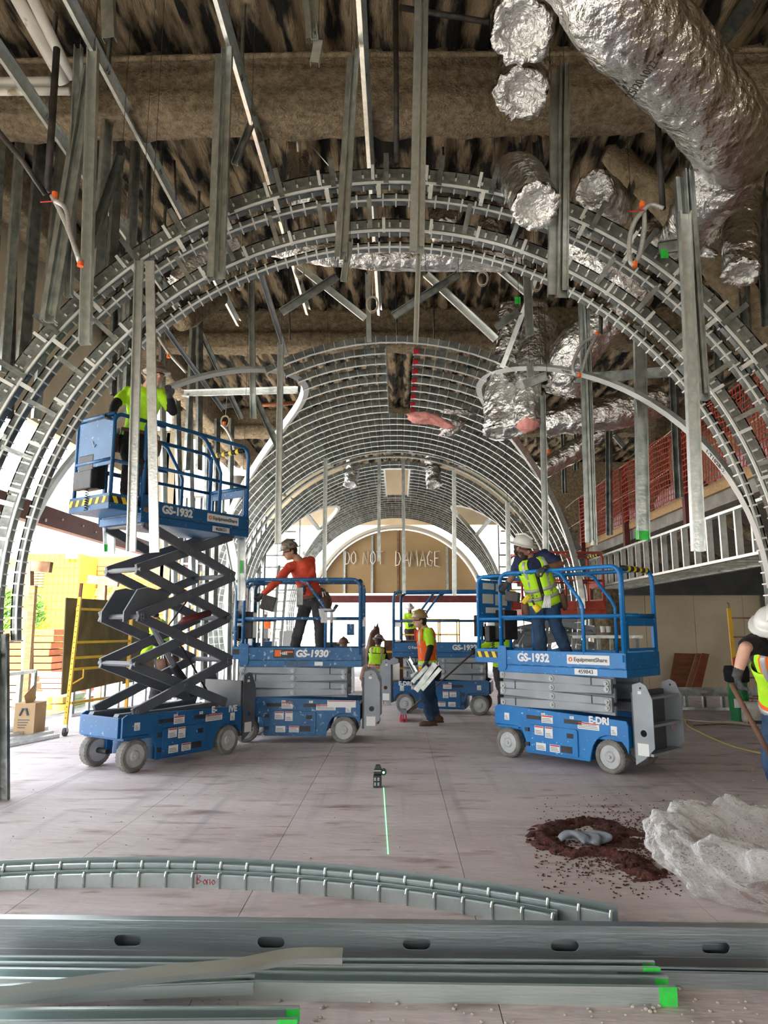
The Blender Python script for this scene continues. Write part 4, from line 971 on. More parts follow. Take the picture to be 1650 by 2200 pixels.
person('worker in lime sweatshirt reaching for the broom handle behind the right lift',
       dict(head=P(1064, 1349, 11.9), neck=P(1069, 1363, 11.95), pelvis=P(1083, 1435, 12.05), sl=P(1060, 1371, 11.9), sr=P(1091, 1371, 12.0), el=P(1043, 1388, 11.85), wl=P(1024, 1397, 11.8), er=P(1098, 1402, 11.9), wr=P(1088, 1425, 11.8),
            kl=Z(1072, .48, 11.95), kr=Z(1097, .48, 12.05), al=Z(1072, .1, 12.05), ar=Z(1098, .1, 12.1), tl=Z(1062, .04, 11.95), tr=Z(1090, .04, 12.0), fwd=(-.4, -.9, 0), curll=1.1), (-.8, -.5, -.3), skin=skin2, shirt=lime, pants=greyp, hat=hatw, group='workers')
person('worker in lime shirt with brown tool pouches behind the crossed grey arms on the left',
       dict(head=P(326, 1318, 10.6), neck=P(338, 1333, 10.6), pelvis=P(352, 1412, 10.65), sl=P(336, 1345, 10.4), sr=P(340, 1345, 10.8), el=P(322, 1385, 10.35), wl=P(302, 1416, 10.3), er=P(326, 1388, 10.85), wr=P(306, 1408, 10.9),
            kl=Z(346, .5, 10.6), kr=Z(358, .5, 10.7), al=Z(350, .1, 10.6), ar=Z(362, .1, 10.75), tl=Z(334, .04, 10.5), tr=Z(348, .04, 10.7), fwd=(-1, -.2, 0)), (-1, .2, -.35), skin=skin1, shirt=lime, pants=greyp, hat=hatw, belt=leather, group='workers')
person('tiny far worker in lime shirt and white hat standing on the yellow-railed lift',
       dict(head=P(880, 1308, 21.5), neck=P(881, 1318, 21.5), pelvis=P(882, 1353, 21.6), sl=P(872, 1322, 21.5), sr=P(892, 1322, 21.5), el=P(869, 1336, 21.4), wl=P(878, 1342, 21.2), er=P(893, 1337, 21.4), wr=P(886, 1343, 21.2),
            kl=P(878, 1376, 21.6), kr=P(887, 1376, 21.6), al=P(878, 1399, 21.6), ar=P(888, 1399, 21.6), tl=P(877, 1404, 21.4), tr=P(889, 1404, 21.4), fwd=(0, -1, 0)), (0, -1, -.5), skin=skin2, shirt=lime, pants=greyp, hat=hatw, group='workers')
person('tiny far worker in orange shirt seen left of the middle lift worker',
       dict(head=P(570, 1322, 26), neck=P(570, 1330, 26), pelvis=P(571, 1357, 26), sl=P(562, 1334, 26), sr=P(578, 1334, 26), el=P(561, 1345, 26), wl=P(563, 1356, 26), er=P(579, 1345, 26), wr=P(577, 1356, 26),
            kl=P(568, 1382, 26), kr=P(574, 1382, 26), al=Z(568, .55, 26), ar=Z(574, .55, 26), tl=Z(567, .5, 25.8), tr=Z(575, .5, 25.8), fwd=(0, -1, 0)), (0, -1, -.1), skin=skin2, shirt=hivo, pants=greyp, hat=hatw, group='workers')
person('worker at the right edge in lime vest bending over a shovel',
       dict(head=P(1658, 1352, 5.25), neck=P(1668, 1378, 5.35), pelvis=P(1697, 1520, 5.55), sl=P(1622, 1382, 5.25), sr=P(1722, 1385, 5.45), el=P(1601, 1392, 4.98), wl=P(1584, 1450, 5.0), er=P(1725, 1450, 5.1), wr=P(1690, 1500, 4.95),
            kl=P(1662, 1650, 5.35), kr=P(1735, 1650, 5.4), al=Z(1673, .1, 5.5), ar=Z(1760, .1, 5.5), tl=Z(1655, .04, 5.32), tr=Z(1750, .04, 5.3), fwd=(-.35, -.93, 0), hld=(-.05, -.1, -1), hlc=(.8, -.3, 0), curll=1.6),
       (-.45, -.7, -.55), skin=skin3, shirt=blacks, sleeves='short', pants=denim, vest=lime, vestopen=True, trim=hivo, hat=hatw, group='workers')
# things they hold
sv = thing('shovel', 'shovel with reddish wooden handle held by the worker at the right edge', 'shovel', P(1660, 1620, 5.1))
a, b = P(1570, 1468, 4.98), P(1672, 1655, 4.9)
MB().tube([a, a.lerp(b, .5), b], .017, 10).build('handle', leather, sv, smooth=True)
e = b+(b-a).normalized()*.28; MB().sweep([ring(b.lerp(e, t), V((1, 0, .2)).normalized(), V((0, 1, 0)), w_, .012, 10) for t, w_ in ((0, .02), (.25, .1), (.7, .11), (1, .03))]).build('blade', armd, sv, smooth=True); kids(sv)
br = thing('broom', 'push broom with long brown handle and pink-red bristles on the floor', 'broom', G(865, 1545))
a, b = P(872, 1532, 12.05), P(1026, 1394, 11.78)
MB().tube([a, b], .014, 8).build('handle', leather, br, smooth=True)
h = G(867, 1548); MB().box((h.x-.05, h.y-.22, .12), (h.x+.05, h.y+.22, .17)).build('head', armg, br)
MB().tube([a, (h.x, h.y, .17)], .02, 8).build('socket', armg, br)
mb = MB()
for i in range(22):
    for j in range(3): mb.bar((h.x-.03+.03*j, h.y-.21+.02*i, .12), (h.x-.05+.05*j+random.uniform(-.01, .01), h.y-.21+.02*i, .002), .012, .012, (0, 1, 0))
mb.build('bristles', mat('pink_bristle', (.75, .06, .10), rough=.7), br); kids(br)
of = thing('metal_offcuts', 'bundle of galvanised stud offcuts under the walking worker\'s arm', 'metal offcuts', P(905, 1440, 11.2))
for (x0, y0, x1, y1, w_, yy, dy) in ((893, 1484, 936, 1426, .085, 11.17, .02), (882, 1452, 925, 1434, .05, 11.22, .05), (880, 1415, 900, 1452, .08, 11.95, -.3), (906, 1482, 946, 1436, .06, 11.12, .02), (886, 1466, 918, 1432, .06, 11.15, .03)):
    MB().channel(P(x0, y0, yy), P(x1, y1, yy+dy), w_, .04, (-.3, -1, -.2)).build('stud_offcut', galv, of)
kids(of)
dv = thing('magnetic_box', 'dark blue toolbox under the orange-red worker\'s reaching hand', 'tool box', P(578, 1298, 9.7))
MB().bar(P(563, 1292, 9.7), P(592, 1300, 9.7), .14, .20, (0, 0, 1)).build('box_body', blk, dv, bevel=.01); MB().bar(P(570, 1286, 9.7), P(590, 1288, 9.7), .10, .06, (0, 0, 1)).build('box_lid', blued, dv, bevel=.01); kids(dv)
dv = thing('drill_case', 'dark tool case held by the bearded worker beside the lift controls', 'tool box', P(1103, 1283, 8.6))
MB().bar(P(1088, 1280, 8.55), P(1116, 1284, 8.5), .16, .12, (0, 0, 1)).build('case_body', blk, dv, bevel=.01); MB().bar(P(1096, 1271, 8.5), P(1108, 1272, 8.5), .06, .03, (0, 0, 1)).build('case_latch', hazb, dv); kids(dv)
dr = thing('cordless_drill', 'yellow and black cordless tool hung at the bearded worker\'s hip', 'drill', P(1150, 1300, 8.28))
MB().tube([P(1143, 1290, 8.25), P(1150, 1303, 8.25)], .012, 8).build('chuck', blk, dr); MB().tube([P(1148, 1300, 8.24), P(1158, 1312, 8.24)], [.035, .045], 10).build('motor_body', hazb, dr, smooth=True); MB().bar(P(1124, 1296, 8.26), P(1136, 1280, 8.26), .05, .05).build('grip', hazb, dr, bevel=.01); kids(dr)
fs = thing('face_shield', 'clear face shield hanging from the belt of the orange-red worker', 'face shield', P(706, 1318, 9.85))
mb = MB()
for i in range(9):
    for j in range(7): a = -1.1+2.2*i/8; mb.vert(P(707, 1308+5*j, 9.82)+V((.16*math.sin(a)*(1-.04*j), -.10*math.cos(a), 0)))
for i in range(8):
    for j in range(6): k = i*7+j; mb.face((k, k+1, k+8, k+7))
vo = mb.build('visor', mat('clear_visor', (.8, .8, .78), rough=.1, alpha=.45), fs, smooth=True)
MB().tube([P(690, 1302, 9.8), P(700, 1312, 9.74), P(716, 1312, 9.74), P(724, 1300, 9.8)], .03, 8, flat=.5).build('headband', armd, fs, smooth=True); kids(fs)
tw = thing('white_rag', 'white rag hooked on the belt of the bearded worker', 'rag', P(1177, 1288, 8.22))
mb = MB()
for k in range(5): mb.tube([P(1172+2*k, 1280, 8.22), P(1170+3*k, 1292, 8.2), P(1166+4*k, 1306, 8.2)], [.016, .014, .009], 6)
mb.build('rag_strip', white, tw, smooth=True); kids(tw)
tw = thing('hook_tools', 'silver clamp and hooks hung on the middle lift rail', 'tool', P(641, 1290, 9.72))
mb = MB(); mb.bar(P(645, 1262, 9.72), P(644, 1300, 9.72), .09, .02, (0, 1, 0)); mb.build('clamp', galvd, tw, bevel=.005)
MB().tube([P(638, 1278, 9.71), P(637, 1302, 9.71), P(641, 1306, 9.71)], .012, 6).build('hook', chainm, tw); kids(tw)
# ================================================================ HANGING STUDS
def hang(pt, pb, Y, w, style, label, face=(0, -1, 0), m=galv, paint=None, d=.06, holes=0, grp=None, Yb=None):
    a, b = P(pt[0], pt[1], Y), P(pb[0], pb[1], Yb or Y)
    T = thing('hanging_stud', label, 'stud', (b.x, b.y, b.z), group=grp or 'studs hanging round the arches')
    f = V(face); z = (b-a).normalized()
    if style == 'double':              # nested pair of channels with ridges
        x = z.cross(f).normalized()
        MB().channel(a, b, w*.55, d, face, lip=.012).build('channel', m, T)
        o = MB().channel(a+x*w*.42+V((0, .02, -.03)), b+x*w*.42+V((0, .02, .04)), w*.5, d, V(face)*-1, lip=.012).build('channel', m, T)
        MB().channel(a-x*w*.1+V((0, -.03, 0)), b-x*w*.1+V((0, -.03, .06)), w*.28, .03, face).build('inner_channel', m, T)
    elif style == 'flat':
        MB().channel(a, b, w, d, V(face)*-1).build('channel', m, T)
    else:
        MB().channel(a, b, w, d, face, lip=.010).build('channel', m, T)
    if holes:
        hb_ = MB(); x = z.cross(f).normalized()
        for k in range(holes):
            c = a.lerp(b, (k+.5)/holes)+f.normalized()*-.003
            M = frame(c, z, x); pl = slot(0, 0, .10, .018)
            hb_.sweep([[M @ V((u, v, t)) for u, v in pl] for t in (-.002, .002)])
        hb_.build('punchout', blk, T)
    if paint:
        c = b-z*.10; MB().channel(c-f.normalized()*.0, b+z*.001, w+.004, d*.9, V(face)*(-1 if style == 'flat' else 1), t=.006).build('paint_mark', paint, T)
    if a.z < 7.5 and Y < 14 and grp is None: MB().tube([a, (a.x, a.y, CEIL+.05)], .003, 5).build('hanger_wire', blackpipe, T)
    kids(T); return T
H = hang
H((198, 150), (112, 694), 6.05, .20, 'double', 'broad ridged double stud at the upper left, in front of the arch')
H((172, 105), (150, 640), 6.1, .07, 'c', 'narrow stud just right of the broad ridged one at the upper left')
H((203, 110), (186, 742), 5.95, .10, 'c', 'single pale stud ending before the left arch leg, slot near its end', m=galvl, holes=5)
H((490, 105), (472, 600), 6.05, .19, 'double', 'ridged double stud hanging left of centre in front of the arch', paint=None)
H((765, 110), (738, 558), 6.05, .13, 'double', 'ridged double stud hanging at centre left of the crown')
H((752, 520), (739, 606), 6.08, .06, 'c', 'short stud tail below the centre double stud')
H((912, -20), (902, 545), 5.95, .14, 'double', 'long ridged stud hanging right of centre in front of the crown', m=galvl)
H((900, 520), (893, 738), 5.98, .045, 'c', 'thin stud tail continuing below the stud right of centre', m=galvl)
H((1212, 140), (1207, 640), 6.0, .17, 'double', 'broad ridged double stud hanging right of the crown')
H((1476, 370), (1510, 862), 5.9, .14, 'double', 'ridged double stud at the right, crossing the arch')
H((1468, 460), (1497, 1185), 5.85, .10, 'c', 'long pale stud crossing the right arch leg down to the balcony', m=galvl)
H((300, 560), (283, 1185), 6.3, .085, 'c', 'long stud in front of the raised worker, left of the pair', m=galvl, d=.03)
H((321, 560), (331, 1187), 6.25, .085, 'flat', 'long flat-faced stud in front of the raised worker, right of the pair', m=galvl, d=.02)
H((1372, 700), (1380, 1160), 7.6, .13, 'c', 'stud with bright green painted tip before the balcony', m=galv, paint=greenp)
H((1258, 640), (1275, 1172), 8.2, .11, 'double', 'ridged stud hanging just left of the green-tipped one')
H((540, 570), (545, 900), 9.6, .08, 'c', 'grey stud hanging left of the nearer vault ribs')
H((604, 740), (598, 1168), 8.3, .07, 'c', 'pale stud crossing the left end of the vault ribs', m=galvl)
H((700, 985), (697, 1250), 12.6, .07, 'c', 'pale thin stud above the middle worker, before the farther vault', m=galvl)
H((815, 985), (814, 1206), 12.4, .06, 'c', 'short thin stud hanging at the centre of the far arch')
H((866, 985), (868, 1275), 12.6, .06, 'c', 'thin stud right of centre, reaching the far red beam')
H((975, 1010), (976, 1280), 12.4, .07, 'c', 'pale thin stud before the right part of the far tan board', m=galvl)
H((1090, 1080), (1092, 1228), 11.8, .07, 'c', 'pale stud just behind the bearded worker\'s hat', m=galvl)
H((1164, 850), (1172, 1190), 8.9, .07, 'c', 'stud left of the right curved track, behind the bearded worker')
H((520, 1110), (520, 1290), 9.4, .10, 'c', 'stud with a green mark beside the raised lift', m=galvl)
MB_ = MB(); c = P(519, 1212, 9.34); o = MB_.box((c.x-.02, c.y, c.z-.12), (c.x+.01, c.y+.004, c.z+.05)).build('green_mark', greenp); tag(o, 'green paint stripe on the stud right of the raised lift', 'paint mark')
H((1130, 560), (1137, 722), 7.9, .09, 'c', 'short stud below the duct, right of the crown')
H((1137, 780), (1139, 815), 8.6, .08, 'c', 'stub over the top of the right curved track')
H((790, 590), (793, 735), 8.4, .06, 'c', 'thin stud hanging behind the centre double stud', m=galvl)
H((668, -30), (676, 85), 5.5, .12, 'double', 'short ridged stud cut off by the top of the picture')
H((684, 85), (675, 133), 5.52, .08, 'flat', 'stud tip below the short one at the top of the picture', m=galvl)
H((228, -30), (232, 80), 4.9, .10, 'flat', 'stud end at the top left of the picture')
H((228, 1090), (232, 1185), 9.5, .07, 'c', 'short stud with green mark under the raised platform', paint=greenp, m=galvl)
H((238, 1110), (238, 1190), 9.3, .08, 'flat', 'short pale stud behind the raised lift arms', m=galvl)
# stud wall and tall studs at the upper left
tall = [(10, 150, -25, 800, 7.4, .12), (45, 240, 5, 800, 7.6, .10), (95, 200, 42, 820, 7.8, .14), (140, 250, 80, 900, 8.4, .10), (30, 330, 18, 900, 9.5, .10), (232, 180, 205, 620, 7.2, .12), (265, 230, 238, 640, 7.6, .11),
        (292, 250, 270, 700, 8.4, .12), (245, 520, 240, 850, 9.8, .09), (262, 640, 262, 855, 10.4, .09), (283, 600, 272, 840, 8.0, .12), (415, 640, 398, 1010, 10.6, .09), (432, 650, 430, 1010, 11.0, .10), (378, 860, 385, 1190, 11.6, .10),
        (345, 700, 352, 1180, 12.4, .10), (470, 900, 462, 1350, 12.8, .10), (495, 900, 486, 1500, 13.2, .10), (405, 880, 412, 1300, 12.2, .10), (450, 950, 440, 1500, 11.6, .09), (318, 180, 310, 560, 8.8, .09), (372, 1200, 372, 1500, 12.6, .1)]
for i, (x0, y0, x1, y1, Y, w_) in enumerate(tall):
    pos = ['at the far upper left corner', 'second in the upper left stud row', 'wide one with slots in the upper left row', 'fourth in the upper left row', 'deeper in the upper left row', 'behind the pale single stud', 'right of the pale single stud',
           'behind the left diagonal carrier', 'above the raised lift panel', 'just above the raised worker', 'behind the raised worker\'s hat', 'above the raised guard rail', 'right of its twin above the raised guard rail', 'behind the raised guard rail',
           'behind the raised worker', 'right of the raised lift gate', 'at the left flank of the nearer vault', 'behind the middle of the raised rail', 'below the raised platform end', 'short one near the left carrier', 'seen through the crossed arms'][i]
    H((x0, y0), (x1, y1), Y, w_, 'c' if i % 3 else 'flat', 'vertical wall stud ' + pos, m=(galvd, galv, galvl)[i % 3 if i > 11 else i % 2], face=(1, -.6, 0), holes=6 if i in (2, 3, 5, 7, 15, 17) else 0, grp='tall studs on the left')
# studs on the balcony and the right side
tallr = [(1240, 870, 1240, 1010, 15.5, .1, 'left of the balcony net'), (1210, 880, 1215, 1060, 16.5, .1, 'at the far end of the balcony'), (1310, 850, 1312, 1150, 12.2, .1, 'behind the balcony net, before the second post'),
         (1450, 810, 1462, 1070, 9.5, .1, 'behind the balcony net right of the green-tipped stud'), (1598, 500, 1612, 900, 8.6, .12, 'at the far right behind the arch'), (1636, 380, 1650, 700, 7.9, .1, 'at the right edge under the big duct'),
         (1110, 250, 1120, 360, 8.8, .12, 'behind the hanging duct ends'), (1156, 300, 1166, 400, 8.6, .14, 'right of the hanging duct ends'), (1395, 280, 1352, 430, 9.0, .08, 'sloping behind the sprayed brace'), (1540, 470, 1548, 820, 9.2, .1, 'behind the right arch leg')]
for (x0, y0, x1, y1, Y, w_, pos) in tallr: H((x0, y0), (x1, y1), Y, w_, 'c', 'vertical stud '+pos, m=galvd, face=(-1, -.6, 0), holes=4 if w_ > .09 else 0, grp='studs on the right')
# long carriers running away along the ceiling
def straight(name, a, b, w_, d, face, m, label, cat, grp=None, hangers=0):
    T = thing(name, label, cat, a, group=grp); MB().channel(a, b, w_, d, face, lip=.01).build('channel', m, T)
    if cat == 'brace' and a[2] > 3.5 and a[1] < 13:
        q_ = V(a) if a[2] > b[2] else V(b); MB().tube([q_, (q_.x, q_.y, CEIL+.05)], .003, 5).build('hanger_wire', blackpipe, T)
    for k in range(hangers):
        p = V(a).lerp(V(b), (k+.3)/hangers); MB().channel(p, (p.x, p.y, CEIL+.02), .05, .03, (1, 0, 0)).build('hanger', galvd, T)
    kids(T); return T
for (px, py, ye, ys, lab) in ((208, 118, 12.5, 4.3, 'long carrier stud running back from the upper left corner, brightly lit'), (500, 118, 12.0, 4.6, 'long carrier stud above the double stud left of centre'), (778, 118, 12.0, 4.6, 'long carrier stud above the centre double stud'), (60, 200, 11, 5, 'carrier stud at the far upper left')):
    a = P(px, py, 6.2); straight('carrier_stud', (a.x, ys, a.z), (a.x, ye, a.z), .12, .05, (1, 0, -.4), galvl, lab, 'carrier stud', 'long carriers under the ceiling', 5)
for (p0, p1, Y0_, Y1_, w_, lab, mm) in (((560, 585), (615, 760), 8.2, 9.6, .07, 'slanting pale stud left behind the arch crown', galvl), ((605, 672), (725, 595), 8.0, 8.0, .09, 'dark brace rising to the right behind the crown', galvd), ((640, 570), (785, 685), 8.3, 8.3, .08, 'pale brace falling to the right behind the crown', galvl),
        ((845, 680), (985, 590), 8.0, 8.0, .09, 'dark brace right of centre behind the crown', galvd), ((915, 590), (1065, 730), 8.2, 8.2, .09, 'long brace falling to the right, right of centre', galvl), ((1065, 705), (1115, 670), 8.2, 8.2, .08, 'short brace meeting the long brace on the right', galvd),
        ((1070, 580), (1140, 640), 8.6, 8.6, .07, 'brace beside the green mark right of the crown', galvl), ((1078, 790), (1150, 600), 8.8, 8.4, .06, 'pale stud leaning right of the crown', galvl), ((540, 835), (610, 985), 11, 11, .10, 'brace inside the left curved opening', galvd),
        ((195, 535), (262, 335), 6.4, 6.6, .09, 'dark slanting brace at the upper left', galvd), ((505, 355), (540, 270), 6.6, 6.6, .07, 'short brace right of the left double stud', galvd), ((1130, 822), (1480, 797), 9.4, 7.8, .12, 'horizontal stud behind the right curved track', galvd),
        ((1125, 826), (1175, 808), 8.2, 8.2, .10, 'short horizontal stud at the tip of the right opening', galvd), ((395, 845), (640, 838), 10.6, 9.4, .10, 'pale horizontal stud across the left opening', galvl), ((1415, 535), (1470, 525), 6.4, 6.4, .12, 'short horizontal stud with green mark, right of the hose', galvd),
        ((425, 700), (520, 900), 11.5, 12, .09, 'leaning stud inside the left opening', galvd), ((490, 1140), (560, 1500), 12.5, 12.8, .16, 'slanting pale duct stud left of the middle lift', galvl), ((1550, 90), (1650, -60), 6.6, 6.6, .15, 'dark slanting stud at the top right', galvd),
        ((1340, 960), (1290, 900), 14, 14, .1, 'brace behind the balcony studs', galvd), ((345, 690), (480, 880), 10, 11, .07, 'leaning tube beyond the raised worker', armg)):
    straight('brace_stud', P(*p0, Y0_), P(*p1, Y1_), w_, .05, (0, -1, -.2), mm, lab, 'brace', 'loose braces behind the arch')
for i, (px, py, Y) in enumerate(((1113, 645, 8.3), (1428, 545, 6.35))):
    c = P(px, py, Y); tag(MB().box((c.x-.04, c.y-.01, c.z-.05), (c.x+.03, c.y-.004, c.z+.04)).build('green_mark', greenp), ['green paint patch on the brace right of the crown', 'green paint patch beside the hose on the right'][i], 'paint mark')
# sprayed diagonal brace, sprayed columns
def rough_tube(name, pts, r, m, label, cat, amp=.03, n=16, sub=10):
    P_ = []
    for a, b in zip(pts, pts[1:]): P_ += [V(a).lerp(V(b), k/sub) for k in range(sub)]
    P_.append(V(pts[-1])); t0 = (P_[1]-P_[0]).normalized(); a = t0.orthogonal().normalized(); rings = []
    for i, p in enumerate(P_):
        t = (P_[min(i+1, len(P_)-1)]-P_[max(i-1, 0)]).normalized(); a = (a-t*a.dot(t)).normalized(); b = t.cross(a)
        rr = r[0]+(r[1]-r[0])*i/len(P_) if isinstance(r, tuple) else r
        rings.append([p+(a*math.cos(u)+b*math.sin(u))*(rr+amp*nz3(p*4+V((math.cos(u), math.sin(u), 0))*1.5)+amp*.6*nz3(p*11+V((u, 0, 2)))) for u in [2*PI*k/n for k in range(n)]])
    return tag(MB().sweep(rings).build(name, m, smooth=True), label, cat)
rough_tube('sprayed_brace', [P(1225, 235, 9.2), P(1420, 430, 9.0), P(1680, 740, 8.7)], .19, firel, 'thick diagonal brace coated in fireproofing, upper right', 'brace', sub=22)
rough_tube('sprayed_column', [(4.42, 15.2, 0), (4.42, 15.2, 3.1)], .30, fire, 'grey sprayed column behind the right lift', 'column', sub=20)
rough_tube('sprayed_column', [(-3.95, 17.2, 0), (-3.95, 17.2, 5.2)], .26, conc, 'pale sprayed column left of the far opening', 'column', sub=24)
rough_tube('sprayed_column', [(5.6, 15.2, 3.4), (5.6, 15.2, 7.9)], .28, fire, 'sprayed column rising behind the balcony net', 'column', sub=24)
rough_tube('sprayed_pipe', [P(390, 690, 9), P(470, 640, 10)], .15, fire, 'stub of sprayed pipe behind the left part of the arch', 'pipe')
# ================================================================ DUCTS
def cat_rom(pts, sub):
    pts = [V(p) for p in pts]; q = [pts[0]*2-pts[1]]+pts+[pts[-1]*2-pts[-2]]; out = []
    for i in range(1, len(q)-2):
        for k in range(sub):
            t = k/sub; a, b, c, d = q[i-1:i+3]
            out.append(.5*((2*b)+(c-a)*t+(2*a-5*b+4*c-d)*t*t+(3*b-a-3*c+d)*t**3))
    out.append(pts[-1]); return out
def duct(label, pts, r, endopen=True, crumple=.05, sub=12, n=40, sag=0., name='foil_duct', fuzz=None, tape=(), startopen=False):
    L_ = cat_rom(pts, sub); m = len(L_); seed = random.uniform(0, 50)
    rad = lambda i: (r if not isinstance(r, (list, tuple)) else (lambda t: r[int(t)]*(1-t+int(t))+r[min(int(t)+1, len(r)-1)]*(t-int(t)))(i/(m-1)*(len(r)-1)))
    t0 = (L_[1]-L_[0]).normalized(); a = t0.orthogonal().normalized(); rings = []
    def mk(p, t, a, b, rr, k=1.):
        o = []
        for q in range(n):
            u = 2*PI*q/n; c = V((math.cos(u), math.sin(u), 0))
            w1 = V((p.x, p.y, p.z))*(1.2/rr*.25)+c*1.3+V((seed, 0, 0))
            e = crumple*rr*k*(1.1*nz3(w1)+1.4*(abs(nz3(w1*2.7))-.2)+.9*(abs(nz3(w1*6.5))-.2))*2.
            o.append(p+(a*c.x+b*c.y)*(rr+e))
        return o
    for i in range(m):
        t = (L_[min(i+1, m-1)]-L_[max(i-1, 0)]).normalized(); a = (a-t*a.dot(t)).normalized(); b = t.cross(a)
        rr = rad(i)*(1-.05*(abs(math.sin(i*PI/sub*1.0))**8))
        rings.append(mk(L_[i], t, a, b, rr))
    T = thing(name, label, 'duct', L_[0])
    MB().sweep(rings, caps=not endopen).build('duct_body', foil, T, smooth=True)
    if endopen:
        e = []; rr = rad(m-1); p = L_[-1]
        for (dz, f_) in ((-.02, 1.0), (.12, .99), (.20, .88), (.16, .70), (-.02, .56), (-.5, .46), (-1.3, .40), (-1.35, .05)):
            q_ = mk(p+t*dz*rr, t, a, b, rr*f_, 2.0)
            e.append([x+(x-(p+t*dz*rr))*(.10*math.sin(7*2*PI*i_/n+seed)+.06*math.sin(13*2*PI*i_/n)) if f_ < .95 else x for i_, x in enumerate(q_)])
        MB().sweep(e).build('crumpled_end', foilend, T, smooth=True)
        if fuzz: MB().sweep([mk(p+t*dz*rr, t, a, b, rr*f_, 3.) for dz, f_ in ((.0, .8), (.35, .75), (.6, .6), (.7, .2))]).build('insulation', fuzz, T, smooth=True)
    if startopen:
        e = []; rr = rad(0); p = L_[0]
        t = (L_[1]-L_[0]).normalized(); a = t.orthogonal().normalized(); b = t.cross(a)
        for (dz, f_) in ((.02, 1.), (-.1, .95), (-.12, .6), (.2, .3)): e.append(mk(p+t*dz*rr, t, a, b, rr*f_, 3.))
        MB().sweep(e).build('crumpled_end', foilend, T, smooth=True)
    kids(T); return T
duct('huge foil-wrapped duct sweeping across the upper right corner', [P(1240, -140, 4.2), P(1330, 20, 4.5), P(1445, 140, 4.9), P(1545, 260, 5.4), P(1580, 330, 6.0)], [.36, .36, .34, .34, .33], False, .035, 16, 56)
duct('foil duct bending down to the left below the huge duct, behind the right stud', [P(1600, 270, 5.9), P(1560, 370, 6.2), P(1500, 450, 6.7), P(1460, 520, 7.4)], [.34, .33, .26, .22], False, .05, 14, 48)
duct('foil duct with crumpled open end hanging nearest the top edge, right of centre', [P(1165, -160, 5.35), P(1145, -60, 5.3), P(1128, 10, 5.2), P(1118, 62, 5.02)], .26, True, .05, 12, 44)
duct('foil duct ending in a crumpled square mouth below the first hanging one', [P(1160, -20, 6.3), P(1135, 60, 6.15), P(1124, 150, 6.0), P(1121, 200, 5.84)], .24, True, .05, 12, 44)
duct('foil duct bending over the arch, mouth facing the camera, right of the crown', [P(1110, 402, 7.4), P(1104, 380, 6.8), P(1124, 388, 6.25), P(1150, 440, 5.85)], [.2, .23, .23, .21], True, .04, 12, 40)
duct('short foil duct mouth above the arch between the stud and the hose', [P(1320, 450, 7.6), P(1300, 425, 7.2), P(1278, 410, 6.9)], [.2, .22, .2], True, .05, 12, 40)
duct('long horizontal foil duct behind the crown of the nearest arch', [P(585, 530, 8.4), P(700, 545, 8.4), P(840, 553, 8.4), P(980, 553, 8.4), P(1110, 560, 8.5)], [.12, .15, .17, .17, .14], True, .05, 12, 36)
duct('small crumpled foil duct above the arch, left of the crown', [P(640, 345, 8.8), P(640, 372, 8.6), P(645, 420, 8.4)], .16, True, .08, 8, 30)
duct('foil duct stub seen inside the crown band, right of the long ridged stud', [P(948, 415, 9.2), P(950, 450, 8.8), P(952, 492, 8.6)], .17, True, .08, 8, 30)
duct('foil duct stub inside the arch band under the bending duct', [P(1060, 440, 8.8), P(1055, 480, 8.6), P(1050, 520, 8.5)], .15, True, .08, 8, 30)
duct('crumpled foil duct crossing the right part of the arch band', [P(1220, 500, 7.6), P(1280, 560, 7.5), P(1360, 640, 7.6)], [.17, .2, .19], True, .08, 10, 36)
duct('foil duct running down behind the arch band at the right', [P(1370, 620, 8.6), P(1300, 690, 8.7), P(1235, 760, 8.9), P(1215, 830, 9.2)], [.26, .28, .3, .3], True, .05, 12, 44)
duct('horizontal foil duct behind the right curved track', [P(1420, 860, 10.5), P(1330, 885, 10.5), P(1240, 895, 10.6), P(1175, 910, 10.8)], [.26, .28, .26, .2], True, .05, 12, 40)
duct('foil duct receding low behind the balcony studs', [P(1330, 905, 13.5), P(1240, 965, 13.8), P(1165, 1010, 14)], .20, True, .06, 10, 32)
duct('foil duct hanging at the tip of the right opening, left one of three', [P(1098, 660, 9.6), P(1090, 760, 9.5), P(1073, 850, 9.4), P(1075, 925, 9.3)], [.16, .18, .2, .22], True, .06, 12, 36)
duct('foil duct hanging at the tip of the right opening, middle one of three', [P(1150, 660, 9.8), P(1122, 760, 9.6), P(1100, 860, 9.3), P(1106, 925, 9.2)], [.2, .19, .18, .17], True, .06, 12, 36)
duct('foil duct with torn pink insulation end, right one of three at the right opening', [P(1158, 700, 9.4), P(1140, 780, 9.2), P(1132, 850, 9.0), P(1134, 908, 8.9)], [.24, .2, .17, .16], True, .06, 12, 36, fuzz=pink)
duct('foil duct end hanging at the far right edge below the huge duct', [P(1600, 380, 7.4), P(1592, 460, 7.3), P(1592, 530, 7.1), P(1595, 585, 7.0)], .19, True, .06, 12, 36)
duct('dull foil duct behind the one at the right edge', [P(1560, 420, 8.2), P(1535, 480, 8.2), P(1510, 535, 8.3)], .2, True, .06, 10, 32)
duct('short foil duct poking down through the farther vault, left one', [P(760, 985, 16.4), P(757, 1015, 16.3), P(753, 1040, 16.2)], .16, True, .06, 8, 28)
duct('short foil duct poking down through the farther vault, right one', [P(928, 985, 16.2), P(930, 1015, 16.1), P(932, 1040, 16.0)], .18, True, .06, 8, 28)
duct('foil duct piece inside the crown band near the green mark', [P(1390, 500, 8.0), P(1410, 520, 7.9), P(1420, 545, 7.9)], .15, True, .1, 8, 28)
